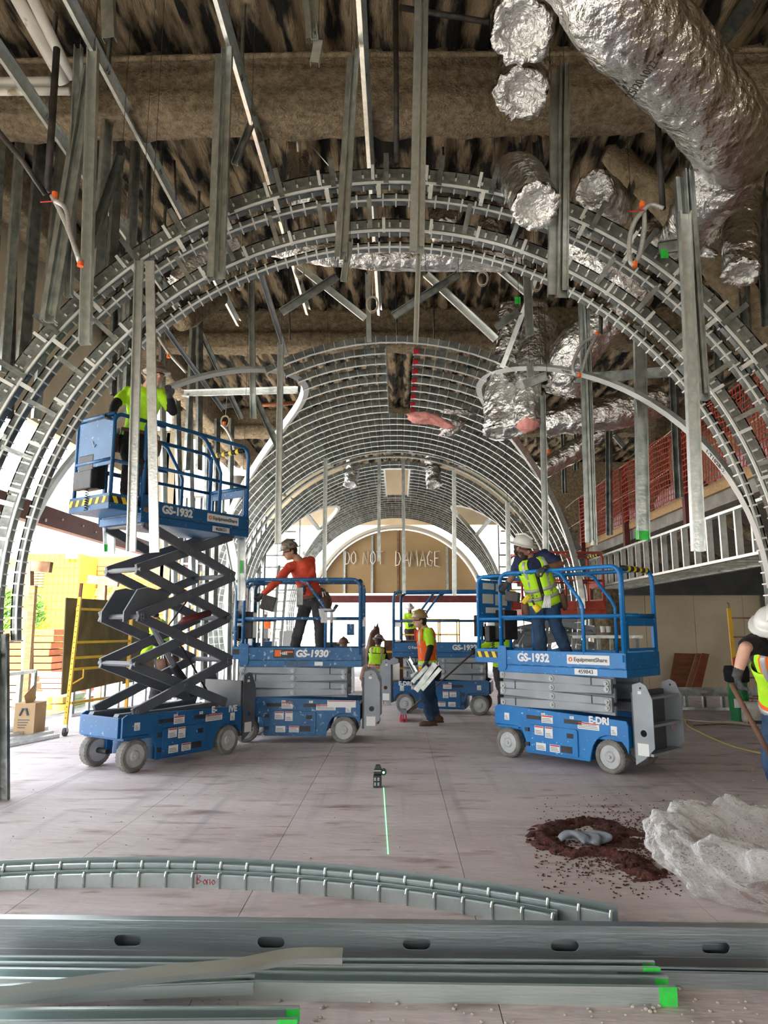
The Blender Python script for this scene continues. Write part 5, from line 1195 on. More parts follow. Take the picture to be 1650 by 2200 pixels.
duct('pale foil wrap showing through the arch band at the left', [P(500, 520, 8.0), P(430, 560, 7.8), P(380, 610, 7.7)], [.12, .14, .12], True, .1, 8, 28)
# handwriting on the big duct
M = frame(P(1395, 150, 4.42), P(1440, 125, 4.55)-P(1395, 150, 4.42), P(1385, 125, 4.5)-P(1395, 150, 4.42))
hw = thing('duct_marking', 'black handwritten numbers on the huge foil duct', 'marking', M.translation)
mb = MB()
for k, ch in enumerate(('25/20', '10/22')):
    pass
M2 = frame(P(1380, 170, 4.33), P(1420, 115, 4.38)-P(1380, 170, 4.33), P(1370, 150, 4.36)-P(1380, 170, 4.33))
o = text('25/20 10/22', .085, M2, blk, hw); kids(hw)
# pink insulation hanging from the nearer vault
pk = thing('insulation_batt', 'torn pink insulation with foil facing hanging out of the nearer vault', 'insulation', P(930, 905, 11.2))
def blob(name, c, ax, m, par, amp=.3, seed=0., nn=20, mm=12, fr=2.): 
    mb = MB(); rings = []
    for j in range(mm+1):
        ph = min(max(PI*j/mm, .03), PI-.03); rr = []
        for k in range(nn):
            d = V((math.sin(ph)*math.cos(2*PI*k/nn), math.sin(ph)*math.sin(2*PI*k/nn), -math.cos(ph)))
            e = 1+amp*(nz3(d*fr+V((seed, 0, 0)))*1.2+.6*(abs(nz3(d*fr*3+V((seed, 3, 0))))-.2))
            rr.append(V(c)+V(ax[0])*d.x*e+V(ax[1])*d.y*e+V(ax[2])*d.z*e)
        rings.append(rr)
    return mb.sweep(rings).build(name, m, par, smooth=True)
a = P(890, 888, 11.1); b = P(985, 915, 11.1); d = (b-a)/2
blob('batt', P(912, 899, 11.1), ((.26, 0, -.02), (0, .12, 0), (0, .0, .10)), pink, pk, .4, 1)
blob('batt', P(945, 907, 11.1), ((.22, 0, -.08), (0, .12, 0), (0, .0, .08)), pink, pk, .4, 4)
blob('foil_facing', P(972, 918, 11.15), ((.20, 0, .1), (0, .08, 0), (-.05, .0, .09)), foilend, pk, .4, 8)
blob('foil_facing', P(985, 885, 11.25), ((.26, 0, -.02), (0, .05, 0), (0, .0, .05)), foilend, pk, .4, 9); kids(pk)
# ================================================================ PIPES, HOSES, CORDS
def pipe(name, label, pts, r, m, cat='pipe', n=10, sm=None, grp=None):
    p = cat_rom(pts, sm) if sm else pts
    return tag(MB().tube(p, r, n).build(name, m, smooth=True), label, cat, grp)
def up(px, py, Y, py2=-60): return [P(px, py, Y), P(px, py2, Y)]
pipe('white_pipe', 'fat white pipe slanting in at the upper left corner, left of the pair', [P(28, -20, 5.6), P(138, 178, 6.3)], .065, pvc)
pipe('white_pipe', 'fat white pipe slanting in at the upper left corner, right of the pair', [P(62, -20, 5.6), P(152, 168, 6.3)], .055, pvc)
pipe('white_pipe', 'upper horizontal white pipe at the left edge', [P(-40, 177, 6.4), P(112, 176, 6.4)], .05, pvc)
pipe('white_pipe', 'lower horizontal white pipe at the left edge', [P(-40, 197, 6.4), P(150, 196, 6.4)], .04, pvc)
pipe('black_pipe', 'thin black drop pipe with couplings right of centre', [P(850, -20, 6.4), P(852, 350, 6.4)], .028, blackpipe)
pipe('black_pipe', 'black pipe crossing to the hanging ducts at the top', [P(860, 16, 6.4), P(1050, 48, 6.3)], .03, blackpipe)
pipe('black_pipe', 'black drop pipe with hanger above the left hose', [P(122, 105, 5.4), P(102, 410, 5.3)], .030, blackpipe)
pipe('black_pipe', 'black cable slanting from the left edge to the left hose', [P(-20, 262, 5.0), P(48, 345, 5.15), P(98, 418, 5.3)], .022, blackpipe)
pipe('black_pipe', 'black drop pipe above the hose at the right', [P(1412, 240, 6.0), P(1424, 450, 6.1)], .028, blackpipe)
pipe('black_pipe', 'black drop pipe above the small hose behind the right band', [P(1292, 655, 8.0), P(1290, 718, 8.0)], .025, blackpipe)
pipe('black_pipe', 'dark pipe elbow inside the left opening', [P(470, 870, 12), P(505, 868, 12), P(516, 850, 12)], .06, blackpipe)
pipe('copper_pipe', 'copper pipe beyond the left opening', [P(540, 872, 14), P(680, 862, 14.5)], .04, mat('copper', (.5, .2, .09), rough=.4, metal=.6))
for (nm, Y, pts, caps) in (('braided hose with orange cap and red tape at the upper left', 5.25, [(112, 420), (128, 450), (150, 500), (172, 565)], ((118, 420), (173, 566))), 
        ('braided hose loop with orange ends in front of the right side of the arch', 6.0, [(1425, 448), (1400, 440), (1382, 452), (1362, 480), (1352, 520), (1354, 560), (1362, 570)], ((1380, 440), (1363, 568))),
        ('second strand of the braided hose loop at the right', 6.02, [(1384, 450), (1384, 490), (1376, 540), (1364, 568)], ()),
        ('braided hose loop over the right curved track', 8.0, [(1290, 718), (1280, 722), (1250, 740), (1232, 780), (1236, 805), (1250, 798), (1262, 760), (1282, 722)], ((1283, 718), (1244, 806))),
        ('braided hose hanging right of the torn pink insulation', 9.0, [(1166, 880), (1160, 905), (1168, 930), (1178, 970)], ((1179, 970),)),
        ('hose with red tape above the raised gate', 10.0, [(476, 912), (488, 925), (500, 950), (505, 978)], ((482, 910),)),
        ('pale cord looping behind the raised worker\'s hand', 9.5, [(338, 720), (350, 740), (368, 765), (400, 800)], ((362, 765),))):
    T = thing('braided_hose', nm, 'hose', P(*pts[0], Y)); L_ = cat_rom([P(x, y, Y) for x, y in pts], 6)
    MB().tube(L_, .022, 8).build('hose', hose, T, smooth=True)
    for (x, y) in caps:
        c = P(x, y, Y); MB().cyl(c+V((0, 0, .025)), c-V((0, 0, .025)), .026, n=10).build('orange_cap', org, T)
    if caps and Y < 7: c = P(caps[0][0]-10, caps[0][1]+14, Y-.04); MB().tube([c-V((.08, 0, .0)), c+V((.06, 0, 0.01))], .006, 5).build('red_tape', redl, T)
    kids(T)
MB()
T = thing('braided_hose', 'second strand of the left hose with the orange cap', 'hose', P(118, 430, 5.2)); MB().tube(cat_rom([P(118, 430, 5.2), P(142, 450, 5.2), P(152, 505, 5.2), P(172, 560, 5.22)], 6), .02, 8).build('hose', hose, T, smooth=True); kids(T)
for (x, y, Y, rr, lab) in ((800, 653, 8.2, .085, 'coil of pale cord hanging behind the crown at the centre'), (1037, 598, 8.0, .075, 'coil of pale cord hanging under the horizontal duct, right'), (644, 582, 8.0, .07, 'coil of pale cord under the left end of the horizontal duct'), (515, 610, 8.4, .06, 'small coil of cord behind the left double stud'), (1153, 610, 8.0, .07, 'coil of cord beside the right double stud'), (484, 905, 11, .08, 'coil of grey cord above the raised gate')):
    c = P(x, y, Y); mb = MB(); L_ = []
    for k in range(70):
        u = k*.45; q = rr*(1+.12*math.sin(k*.37)); L_.append(c+V((q*math.cos(u)*.8, .02*math.sin(k*.2), q*math.sin(u)*1.15)))
    mb.tube(L_, .005, 5); mb.tube([c+V((0, 0, rr)), c+V((.01, 0, rr+.25)), c+V((0, 0, .7))], .004, 5)
    tag(mb.build('cord_coil', ropem, smooth=True), lab, 'cord')
for (x0, y0, x1, y1, Y) in ((983, 270, 975, 360, 8.6), (1008, 270, 1030, 300, 8.4), (380, 340, 372, 430, 8.6), (1045, 270, 1040, 350, 8.5), (318, 265, 313, 330, 8)):
    pass
for (x0, y0, x1, y1, Y, lab) in ((635, 285, 640, 325, 7.6, 'white tag dangling from the deck left of the centre stud'), ):
    MBx = MB().tube([P(x0, y0-25, Y), P(x0+3, y0, Y), P(x1, y1, Y)], .012, 6).build('hanging_tag', white); tag(MBx, lab, 'tag')
pipe('hanger_wire', 'thin wire slanting down from the beam left of centre', [P(636, 275, 7.8), P(710, 360, 7.6)], .006, chainm, 'wire', 5)
for (x, y0, y1, Y, lab) in ((950, 265, 345, 8.8, 'hanger rod right of the long ridged stud'), (1010, 262, 330, 8.8, 'hanger rod left of the hanging ducts'), (375, 345, 430, 8.2, 'hanger rod in the upper left bay'), (620, 575, 730, 12, 'hanger rod behind the left of the crown'), (930, 585, 740, 12.2, 'hanger rod pair behind the long ridged stud'), (850, 590, 740, 12.4, 'hanger rod at the centre above the nearer vault'), (316, 262, 330, 7.9, 'hanger rod beside the bright carrier')):
    pipe('hanger_rod', lab, [P(x, y0, Y), P(x+3, y1, Y)], .014, blackpipe, 'rod', 6)
# ================================================================ FOREGROUND
def fstud(label, a, b, w_, h, m, tip=None, opening=(0, 0, 1), holes=None, nm='metal_stud', z0=0.0):
    T = thing(nm, label, 'stud', ((a[0]+b[0])/2, (a[1]+b[1])/2, z0), group='studs lying in the foreground')
    a = V((a[0], a[1], z0)); b = V((b[0], b[1], z0)); L = (b-a).length
    if holes is None:
        t = .006
        u = (b-a).normalized(); s_ = u.cross(V((0, 0, 1))); up_ = V((0, 0, 1))
        MB().bar(a+up_*(t/2), b+up_*(t/2), w_, t).build('web', m, T)
        for q, nm2 in ((-1, 'flange'), (1, 'flange')):
            fl = MB(); fl.bar(a+s_*(q*w_/2)+up_*(h/2), b+s_*(q*w_/2)+up_*(h/2), .006, h); fl.bar(a+s_*(q*(w_/2-.008))+up_*(h-.003), b+s_*(q*(w_/2-.008))+up_*(h-.003), .016, .006); fl.build(nm2, m, T)
        if tip:
            MB().bar(b-u*.07+s_*(w_/2+.0035)+up_*(h/2), b+u*.002+s_*(w_/2+.0035)+up_*(h/2), .003, h+.004).build('green_paint', greenp, T)
            MB().bar(b-u*.05-s_*(w_/2-.0045)+up_*(h*.6), b+u*.002-s_*(w_/2-.0045)+up_*(h*.6), .003, h*.6).build('green_paint', greenp, T)
    else:
        M = frame(a+V((0, 0, h/2)), b-a, (0, 0, 1))
        plate([(0, -h/2), (L, -h/2), (L, h/2), (0, h/2)], [slot(x, 0 - h*.02, .125, .024) for x in holes], .004, 'web', m, T, M)
        u = (b-a).normalized(); bk = V((0, 0, 1)).cross(u)
        for z, ww in ((.003, w_*.55), (h-.003, w_*.55)): MB().bar(a+bk*ww/2+V((0, 0, z)), b+bk*ww/2+V((0, 0, z)), ww, .005).build('flange', m, T)
        MB().bar(a+bk*w_*.55+V((0, 0, .045)), b+bk*w_*.55+V((0, 0, .045)), .004, .09).build('lip', m, T)
        for z in (.035, h-.035): MB().bar(a+V((0, 0, z))-bk*.003, b+V((0, 0, z))-bk*.003, .006, .010).build('stiffener_rib', m, T)
    kids(T); return T
g = lambda x, y: (G(x, y).x, G(x, y).y)
a = G(-60, 2056); b = G(1720, 2080)
hs = []
for hx in (270, 582, 895, 1210, 1527):
    p = G(hx, 2063); hs.append((p-a).dot((b-a).normalized()))
fg = mat('foreground_steel', (.30, .35, .37), (.44, .50, .52), rough=.30, metal=.92, scale=2.2, stretch=(.25, 3, 3), bump=.06, bscale=30)
fg2 = mat('foreground_steel_pale', (.50, .58, .58), (.64, .72, .71), rough=.32, metal=.85, scale=3, stretch=(.3, 3, 3), bump=.06, bscale=30)
fstud('wide steel stud with five oval slots lying across the whole foreground', (a.x, a.y), (b.x, b.y), .10, .165, fg, holes=hs)
fstud('open track with green tip lying second in the foreground, ending right of centre', g(-60, 2100), g(1413, 2112), .07, .075, fg2, tip=True)
fstud('nearer open track with bright green tip, ending right of centre', g(-60, 2128), g(1445, 2148), .10, .070, fg2, tip=True)
fstud('steel track at the right, behind the green-tipped tracks', g(1000, 2107), g(1720, 2122), .05, .06, fg)
fstud('pale track in the lower left corner ending in green paint', g(-60, 2228), g(640, 2222), .10, .075, fg2, tip=True)
T = fstud('short pale track lying over the pair in the lower left', g(-60, 2176), g(545, 2150), .07, .045, fg2, z0=.04)
# bent strip resting on top
T = thing('bent_strip', 'twisted pale steel strip resting across the foreground studs at the left', 'steel strip', (-.7, 3.3, .14))
mb = MB(); L_ = [G(x, y, z) for x, y, z in ((-60, 2150, .10), (150, 2122, .13), (350, 2098, .16), (500, 2085, .175), (620, 2062, .19), (735, 2058, .20))]
L_ = cat_rom(L_, 5); rings = []
for i, p in enumerate(L_):
    k = i/(len(L_)-1); ti = .35+.5*math.sin(k*3)*k; up_ = V((0, math.sin(ti)*-1, math.cos(ti))); fl = V((0, math.cos(ti), math.sin(ti)))
    rings.append([p-up_*.035, p+up_*.0, p+fl*.045+up_*.004, p+fl*.045, p+fl*.004-up_*.004, p+fl*.004-up_*.035])
mb.sweep(rings).build('strip', fg2, T); kids(T)
# two curved crimped tracks on the floor
pA = [G(0, 1913), G(300, 1906), G(600, 1916), G(900, 1951), G(1190, 2000)]
def circ3(a, b, c):
    ax, ay, bx, by, cx_, cy_ = a.x, a.y, b.x, b.y, c.x, c.y; d = 2*(ax*(by-cy_)+bx*(cy_-ay)+cx_*(ay-by))
    ux = ((ax*ax+ay*ay)*(by-cy_)+(bx*bx+by*by)*(cy_-ay)+(cx_*cx_+cy_*cy_)*(ay-by))/d
    uy = ((ax*ax+ay*ay)*(cx_-bx)+(bx*bx+by*by)*(ax-cx_)+(cx_*cx_+cy_*cy_)*(bx-ax))/d
    return V((ux, uy, 0)), math.hypot(ax-ux, ay-uy)
cA, rA = circ3(pA[0], pA[2], pA[4])
def floor_track(label, R, ang0, ang1, h, w_, word=None):
    T = thing('curved_track', label, 'curved track', (cA.x+R*math.cos((ang0+ang1)/2), cA.y+R*math.sin((ang0+ang1)/2), 0), group='curved tracks lying on the floor')
    n = 60; rw, rb_ = [], []
    for k in range(n+1):
        a_ = ang0+(ang1-ang0)*k/n; c, s_ = math.cos(a_), math.sin(a_); f = lambda r, z: (cA.x+r*c, cA.y+r*s_, z)
        rw.append([f(R, 0), f(R+w_, 0), f(R+w_, .006), f(R, .006)]); rb_.append([f(R+w_-.004, 0), f(R+w_, 0), f(R+w_, h), f(R+w_-.004, h)])
    MB().sweep(rw).build('web', fg2, T); MB().sweep(rb_).build('back_flange', fg2, T)
    st = .155; N = int(abs(ang1-ang0)*R/st); da = (ang1-ang0)/N; me = None
    for k in range(N):
        a_ = ang0+da*(k+.5); M = Matrix.Translation(cA) @ Matrix.Rotation(a_, 4, 'Z')
        if me is None:
            hL = R*math.sin(abs(da)/2)-.002; sm = MB(); sm.box((R-.004, -hL, 0), (R, hL, h*.92)); sm.box((R-.001, -hL, h*.90), (R+.018, hL, h*.93))
            sm.tube([(R-.004, -hL, .0), (R-.012, -hL, h*.3), (R-.012, -hL, h*.8), (R-.003, -hL, h*1.06), (R+.02, -hL, h*.98)], .008, 6)
            o = sm.build('segment', fg2, T); me = o.data
        else: o = bpy.data.objects.new('segment', me); COL.objects.link(o); o.parent = T
        o.matrix_local = M
    if word:
        a_ = word[1]; c, s_ = math.cos(a_), math.sin(a_)
        M = frame((cA.x+(R-.006)*c, cA.y+(R-.006)*s_, .02), (s_, -c, 0), (0, 0, 1)); L = []; ox = 0
        for ch, wd in zip(word[0], (.6, .5, .45, .5)): L += glyph(ch, ox); ox += wd
        strokes(L, .055, M, redp, T, .0022)
    kids(T)
    for o in COL.objects:
        pass
an = lambda p: math.atan2(p.y-cA.y, p.x-cA.x)
aL = an(G(-130, 1916)); aR = an(pA[4]); aR2 = an(G(1322, 2002))
floor_track('nearer of two crimped curved tracks on the floor, with a red handwritten word', rA, aL, aR, .075, .07, ('Bono', an(G(425, 1905))))
floor_track('farther of two crimped curved tracks on the floor, reaching farther right', rA+.10, aL, aR2, .105, .11)
# laser level
p = G(812, 1691); T = thing('laser_level', 'small black laser level standing on the floor throwing a green line', 'laser level', p)
b0 = MB(); b0.box((p.x-.045, p.y-.04, 0), (p.x+.035, p.y+.04, .115)); b0.build('base', blk, T, bevel=.006)
w0 = MB()
for i in (0, 1):
    for j in (0, 1): w0.box((p.x-.036+.032*i, p.y-.043, .02+.045*j), (p.x-.018+.032*i, p.y-.040, .05+.045*j))
w0.build('window', armg, T)
MB().box((p.x-.04, p.y-.035, .12), (p.x+.04, p.y+.035, .165)).build('head', blk, T, bevel=.008)
MB().prism([(p.x-.035, .165), (p.x+.035, .165), (p.x+.02, .205), (p.x-.02, .205)], p.y-.03, p.y+.03).build('top_cap', blk, T, bevel=.004)
MB().box((p.x-.04, p.y-.04, .15), (p.x+.03, p.y-.035, .163)).build('grey_band', armg, T)
MB().cyl((p.x+.055, p.y-.03, .14), (p.x+.055, p.y+.03, .14), .028, n=14).build('lens_ring', blk, T); 
gm = mat('laser_green', (.1, 1, .3), rough=.5, emit=((.15, 1., .35), 3.))
MB().cyl((p.x+.055, p.y-.036, .14), (p.x+.055, p.y-.031, .14), .010, n=10).build('lens', gm, T)
q = G(815, 1835); MB().bar((p.x+.055, p.y-.03, .0015), (q.x+.06, q.y, .0015), .003, .002).build('laser_line', gm, T); kids(T)  # glowing strip stands in for the laser light cast on the floor
# drain, dust, rag, bag
c = G(1467, 1820); T = thing('floor_drain', 'round grey floor hole beside the dust pile', 'drain', c)
rings = [[(c.x+r*math.cos(2*PI*k/24), c.y+r*math.sin(2*PI*k/24), z) for k in range(24)] for r, z in ((.13, .001), (.13, .007), (.10, .008), (.10, .002), (.02, .002))]
MB().sweep(rings).build('ring', conc, T, smooth=False); MB().cyl((c.x, c.y, .0021), (c.x, c.y, .0035), .095, n=20).build('dark_hole', blk, T); kids(T)
def heap(label, pts, rad, hgt, nm='sawdust_pile', dens=1.):
    # ground-hugging mound: a grid whose height falls off from a wandering spine
    pts = [V((p.x, p.y, 0)) for p in pts]; x0 = min(p.x for p in pts)-.35; x1 = max(p.x for p in pts)+.35; y0 = min(p.y for p in pts)-.35; y1 = max(p.y for p in pts)+.35
    st = .016; nx = int((x1-x0)/st); ny = int((y1-y0)/st); mb = MB(); Hh = {}; S_ = []
    for a, b in zip(pts, pts[1:]):
        for k in range(8): S_.append(a.lerp(b, k/8))
    S_.append(pts[-1])
    for i in range(nx+1):
        for j in range(ny+1):
            p = V((x0+st*i, y0+st*j, 0)); d = min((p-s_).length for s_ in S_)
            r_ = rad*(1+.5*nz3(p*3)+.3*nz3(p*9)); h = max(0, 1-d/r_)
            h = hgt*(h**.7)*(1+.5*nz3(p*14)+.5*nz3(p*40)) if h > 0 else -.01
            if h > 0 and nz3(p*13) > .0+.30*(h/hgt): h = -.01
            Hh[i, j] = h
    ids = {}
    for i in range(nx):
        for j in range(ny):
            q = [(i, j), (i+1, j), (i+1, j+1), (i, j+1)]
            if max(Hh[k] for k in q) > 0:
                f = []
                for k in q:
                    if k not in ids: ids[k] = mb.vert((x0+st*k[0], y0+st*k[1], max(Hh[k], -.002)))
                    f.append(ids[k])
                mb.face(f)
    o = mb.build(nm, dustm, smooth=True); tag(o, label, 'sawdust', kind='stuff'); return o
heap('curled heap of dark red sawdust around the grey rag', [G(1265, 1765), G(1200, 1775), G(1160, 1795), G(1185, 1822), G(1235, 1835), G(1290, 1830), G(1350, 1845), G(1385, 1880)], .13, .035)
heap('dark red sawdust spread right of the rag', [G(1290, 1768), G(1330, 1785), G(1300, 1805), G(1345, 1810)], .16, .022)
heap('dark red sawdust trail running to the plastic bag', [G(1330, 1790), G(1400, 1795), G(1470, 1798), G(1530, 1812)], .07, .02)
mb = MB()
for k in range(2600):
    x = random.gauss(1380, 130); y = random.gauss(1815, 42)
    if not 1150 < x < 1640 or y < 1700: continue
    p = G(x, y); s_ = random.uniform(.003, .010); a_ = random.uniform(0, PI)
    mb.bar((p.x-s_*math.cos(a_), p.y-s_*math.sin(a_), .003), (p.x+s_*math.cos(a_), p.y+s_*math.sin(a_), .003), s_*.7, .005)
tag(mb.build('sawdust_grains', dustm), 'loose dark red sawdust crumbs scattered around the floor hole', 'sawdust', kind='stuff')
mb = MB()
for k in range(260):
    p = G(random.uniform(-50, 1650), random.choice((random.uniform(1560, 1850), random.uniform(2130, 2200)))); s_ = random.uniform(.003, .009)
    mb.ell((p.x, p.y, .004), (s_, s_*.8, s_*.6), 6, 4)
for k in range(40):
    p = G(random.gauss(1400, 40), random.gauss(2150, 14)); s_ = random.uniform(.004, .012); mb.ell((p.x, p.y, .005), (s_, s_*.8, s_*.7), 6, 4)
tag(mb.build('floor_debris', mat('pale_debris', (.4, .37, .33), (.5, .47, .4), rough=.9)), 'small pale crumbs and chips scattered on the floor', 'debris', kind='stuff')
c = G(1235, 1808); T = thing('crumpled_rag', 'crumpled grey rag lying in the red sawdust', 'rag', c)
mb = MB()
for k in range(9):
    a_ = random.uniform(-.5, .6); L_ = [c+V((-.16+.035*k+.05*math.cos(k), .05*math.sin(k*2), .02)), c+V((-.08+.03*k, .03*math.sin(k*3), .05+.015*math.sin(k))), c+V((.0+.03*k, -.05+.03*math.cos(k*2), .055)), c+V((.05+.015*k, -.1+.03*math.sin(k), .015))]
    mb.tube(cat_rom(L_, 4), .018, 7)
voxel(mb.build('rag', greyrag, T), .010, 2); kids(T)
# clear plastic bag
pl = mat('clear_plastic', (.88, .88, .88), rough=.10, bump=1., scale=6, bscale=11, bdist=.07)
n_ = pl.node_tree; b_ = n_.nodes['Principled BSDF']; lw = n_.nodes.new('ShaderNodeLayerWeight'); lw.inputs[0].default_value = .35
mr_ = n_.nodes.new('ShaderNodeMapRange'); mr_.inputs[1].default_value = .1; mr_.inputs[2].default_value = .8; mr_.inputs[3].default_value = .17; mr_.inputs[4].default_value = .85
n_.links.new([x for x in n_.nodes if x.bl_idname == 'ShaderNodeBump'][0].outputs[0], lw.inputs['Normal']); n_.links.new(lw.outputs['Facing'], mr_.inputs[0]); n_.links.new(mr_.outputs[0], b_.inputs['Alpha'])
c = G(1590, 1925); c.x += .22
mb = MB(); rings = []
N = 110
for j in range(40):
    t = j/39; rr = []
    for k in range(N):
        u = 2*PI*k/N; base = .52*(1+.10*math.cos(2*u)+.07*math.sin(3*u))
        if t < .55: r_ = base*(.80+.32*math.sin(t/.55*PI*.62)); z = .36*(t/.55)
        else: s_ = (t-.55)/.45; r_ = base*(1.08-.78*s_); z = .36-.24*s_+.06*math.sin(s_*3)
        w1 = V((math.cos(u)*1.7, math.sin(u)*1.7, t*2.4)); cr = .26*(abs(nz3(w1*1.4))-.2)+.14*(abs(nz3(w1*3.0+V((5, 0, 0))))-.2)+.04*(abs(nz3(w1*8))-.2)
        r_ *= 1+cr; z = max(.004, z*(1+.9*cr)+.03*nz3(w1*2.2)*min(1, t*4)+(.10*max(0, math.sin(u-.3)) if t > .3 else 0)*min(1, (t-.3)*3))
        rr.append((c.x+r_*math.cos(u), c.y+.72*r_*math.sin(u), z))
    rings.append(rr)
bg_ = mb.sweep(rings, caps=False).build('plastic_bag', pl, smooth=True); tag(bg_, 'crumpled clear plastic bag on the floor at the lower right', 'plastic bag')
T = tag(MB().sweep([ring(V((c.x+.1, c.y-.05, z)), V((1, 0, 0)), V((0, 1, 0)), a_, a_*.55, 20) for z, a_ in ((0, .3), (.03, .34), (.05, .3))]).build('scrap_pile', redply), 'dark reddish scrap lying under the plastic bag', 'scrap')
# ================================================================ LEFT SIDE
# grey post foot at the left edge
a, b = G(17, 1718), P(-6, 1350, 6.5); T = thing('leg_channel', 'grey steel leg foot at the far left edge of the floor', 'stud', G(5, 1716))
MB().channel((a.x-.03, a.y, 0), (a.x-.16, a.y, 1.45), .10, .05, (0, -1, 0), t=.01).build('channel', galvd, T); kids(T)
# scaffold with plywood
YS = 10.3; T = thing('rolling_scaffold', 'yellow rolling scaffold frame with weathered plywood sheets at the left', 'scaffold', P(138, 1585, YS))
pa = P(140, 1570, YS); pa.z = .16
pb = V((pa.x+.02, pa.y, 2.62)); pc = P(272, 1500, 11.6); 
MB().bar((pa.x, pa.y, .16), (pa.x+.08, pa.y, 1.95), .045, .045, (0, 1, 0)).build('post', yel, T)
MB().bar((pa.x+.08, pa.y, 1.95), (pa.x+.09, pa.y, 2.15), .035, .035, (0, 1, 0)).build('post_pin', drs, T)
MB().bar((pc.x, pc.y, .16), (pc.x, pc.y, 1.85), .045, .045, (0, 1, 0)).build('post', yel, T)
hb_ = MB()
for k in range(22): z = .25+.075*k; hb_.cyl((pa.x+.08*(z-.16)/1.8, pa.y-.024, z), (pa.x+.08*(z-.16)/1.8, pa.y-.022, z), .008, n=8)
hb_.build('pin_hole', blk, T)
for z in (.45, .92, 1.08, 1.30, 1.78): MB().bar((pa.x+.05, pa.y, z), (pc.x, pc.y, z-.0), .035, .035).build('rung', yel, T)
MB().tube([(pa.x+.06, pa.y, .72), (pa.x+.16, pa.y+.1, .80), (pa.x+.16, pa.y+.1, .92)], .012, 6).build('bracket', yel, T)
w_ = MB(); w_.cyl((pa.x-.02, pa.y, .06), (pa.x+.02, pa.y, .06), .06, n=16); wo = w_.build('caster', blk, T); MB().box((pa.x-.028, pa.y-.02, .06), (pa.x+.028, pa.y+.02, .17)).build('caster_fork', galv, wo)
w_ = MB(); w_.cyl((pc.x-.02, pc.y, .06), (pc.x+.02, pc.y, .06), .06, n=16); wo = w_.build('caster', blk, T); MB().box((pc.x-.028, pc.y-.02, .06), (pc.x+.028, pc.y+.02, .17)).build('caster_fork', galv, wo)
kids(T)
q0, q1, q2, q3 = P(130, 1493, 10.55), P(270, 1462, 11.9), P(270, 1292, 11.9), P(140, 1284, 10.55)
n_ = (q1-q0).cross(q3-q0).normalized()*.02
tag(MB().sweep([[q0, q1, q2, q3], [q0+n_, q1+n_, q2+n_, q3+n_]]).build('plywood_sheet_leaning', oldply), 'weathered greenish plywood sheet carried on the yellow scaffold', 'plywood')
q0, q1, q2, q3 = P(262, 1470, 11.95), P(330, 1455, 12.4), P(330, 1300, 12.4), P(262, 1292, 11.95); n_ = (q1-q0).cross(q3-q0).normalized()*.02
tag(MB().sweep([[q0, q1, q2, q3], [q0+n_, q1+n_, q2+n_, q3+n_]]).build('plywood_sheet_leaning', oldply), 'second weathered plywood sheet right of the scaffold one', 'plywood')
# cardboard box with printed shape
p = G(56, 1578); T = thing('cardboard_box', 'cardboard box with printed drawings among the studs at the left', 'box', p)
MB().box((p.x-.17, p.y-.05, 0), (p.x+.13, p.y+.28, .44)).build('box', card, T, bevel=.004); MB().bar((p.x-.02, p.y-.05, .45), (p.x-.02, p.y+.2, .58), .22, .006, (1, 0, 0)).build('flap', card, T)
MB().tube([(p.x-.09, p.y-.053, .27), (p.x-.05, p.y-.053, .36), (p.x, p.y-.053, .36), (p.x+.03, p.y-.053, .27)], .018, 8).build('printed_shape', armd, T)
mb = MB()
for k in range(4): mb.box((p.x-.11, p.y-.052, .20-.035*k), (p.x+.06-.02*k, p.y-.05, .213-.035*k))
mb.build('printed_text', armd, T); kids(T)
for k, (x0, y0, x1, y1, lab) in enumerate(((-20, 1592, 98, 1568, 'farthest of three tracks lying on the floor at the left edge'), (-20, 1602, 110, 1577, 'middle of three tracks lying on the floor at the left edge'), (-20, 1612, 122, 1584, 'nearest perforated track lying on the floor at the left edge'))):
    a, b = G(x0, y0), G(x1, y1); fstud(lab, (a.x, a.y), (b.x, b.y), .08, .05, galvl, nm='loose_track')
T = thing('knee_wall_frame', 'low galvanised stud wall frame at the left edge', 'stud frame', G(20, 1590))
a, b = G(-80, 1600), G(62, 1560)
for z in (.0, .86): MB().channel((a.x, a.y, z+(.0 if z < .5 else 0)), (b.x, b.y, z), .09, .05, (0, 0, 1 if z < .5 else -1)).build('rail', galvl, T)
for k in range(5): q = a.lerp(b, k/4); MB().channel((q.x, q.y, .01), (q.x, q.y, .85), .09, .05, (1, 0, 0)).build('stud', galvl, T)
kids(T)
T = thing('knee_wall_frame', 'low galvanised stud wall frame behind the yellow scaffold', 'stud frame', G(250, 1520))
a, b = G(150, 1540), G(360, 1512)
for z in (.0, .75): MB().channel((a.x, a.y, z), (b.x, b.y, z), .09, .05, (0, 0, 1 if z < .5 else -1)).build('rail', galvl, T)
for k in range(8): q = a.lerp(b, k/7); MB().channel((q.x, q.y, .01), (q.x, q.y, .74), .09, .05, (1, 0, 0)).build('stud', galvl, T)
kids(T)
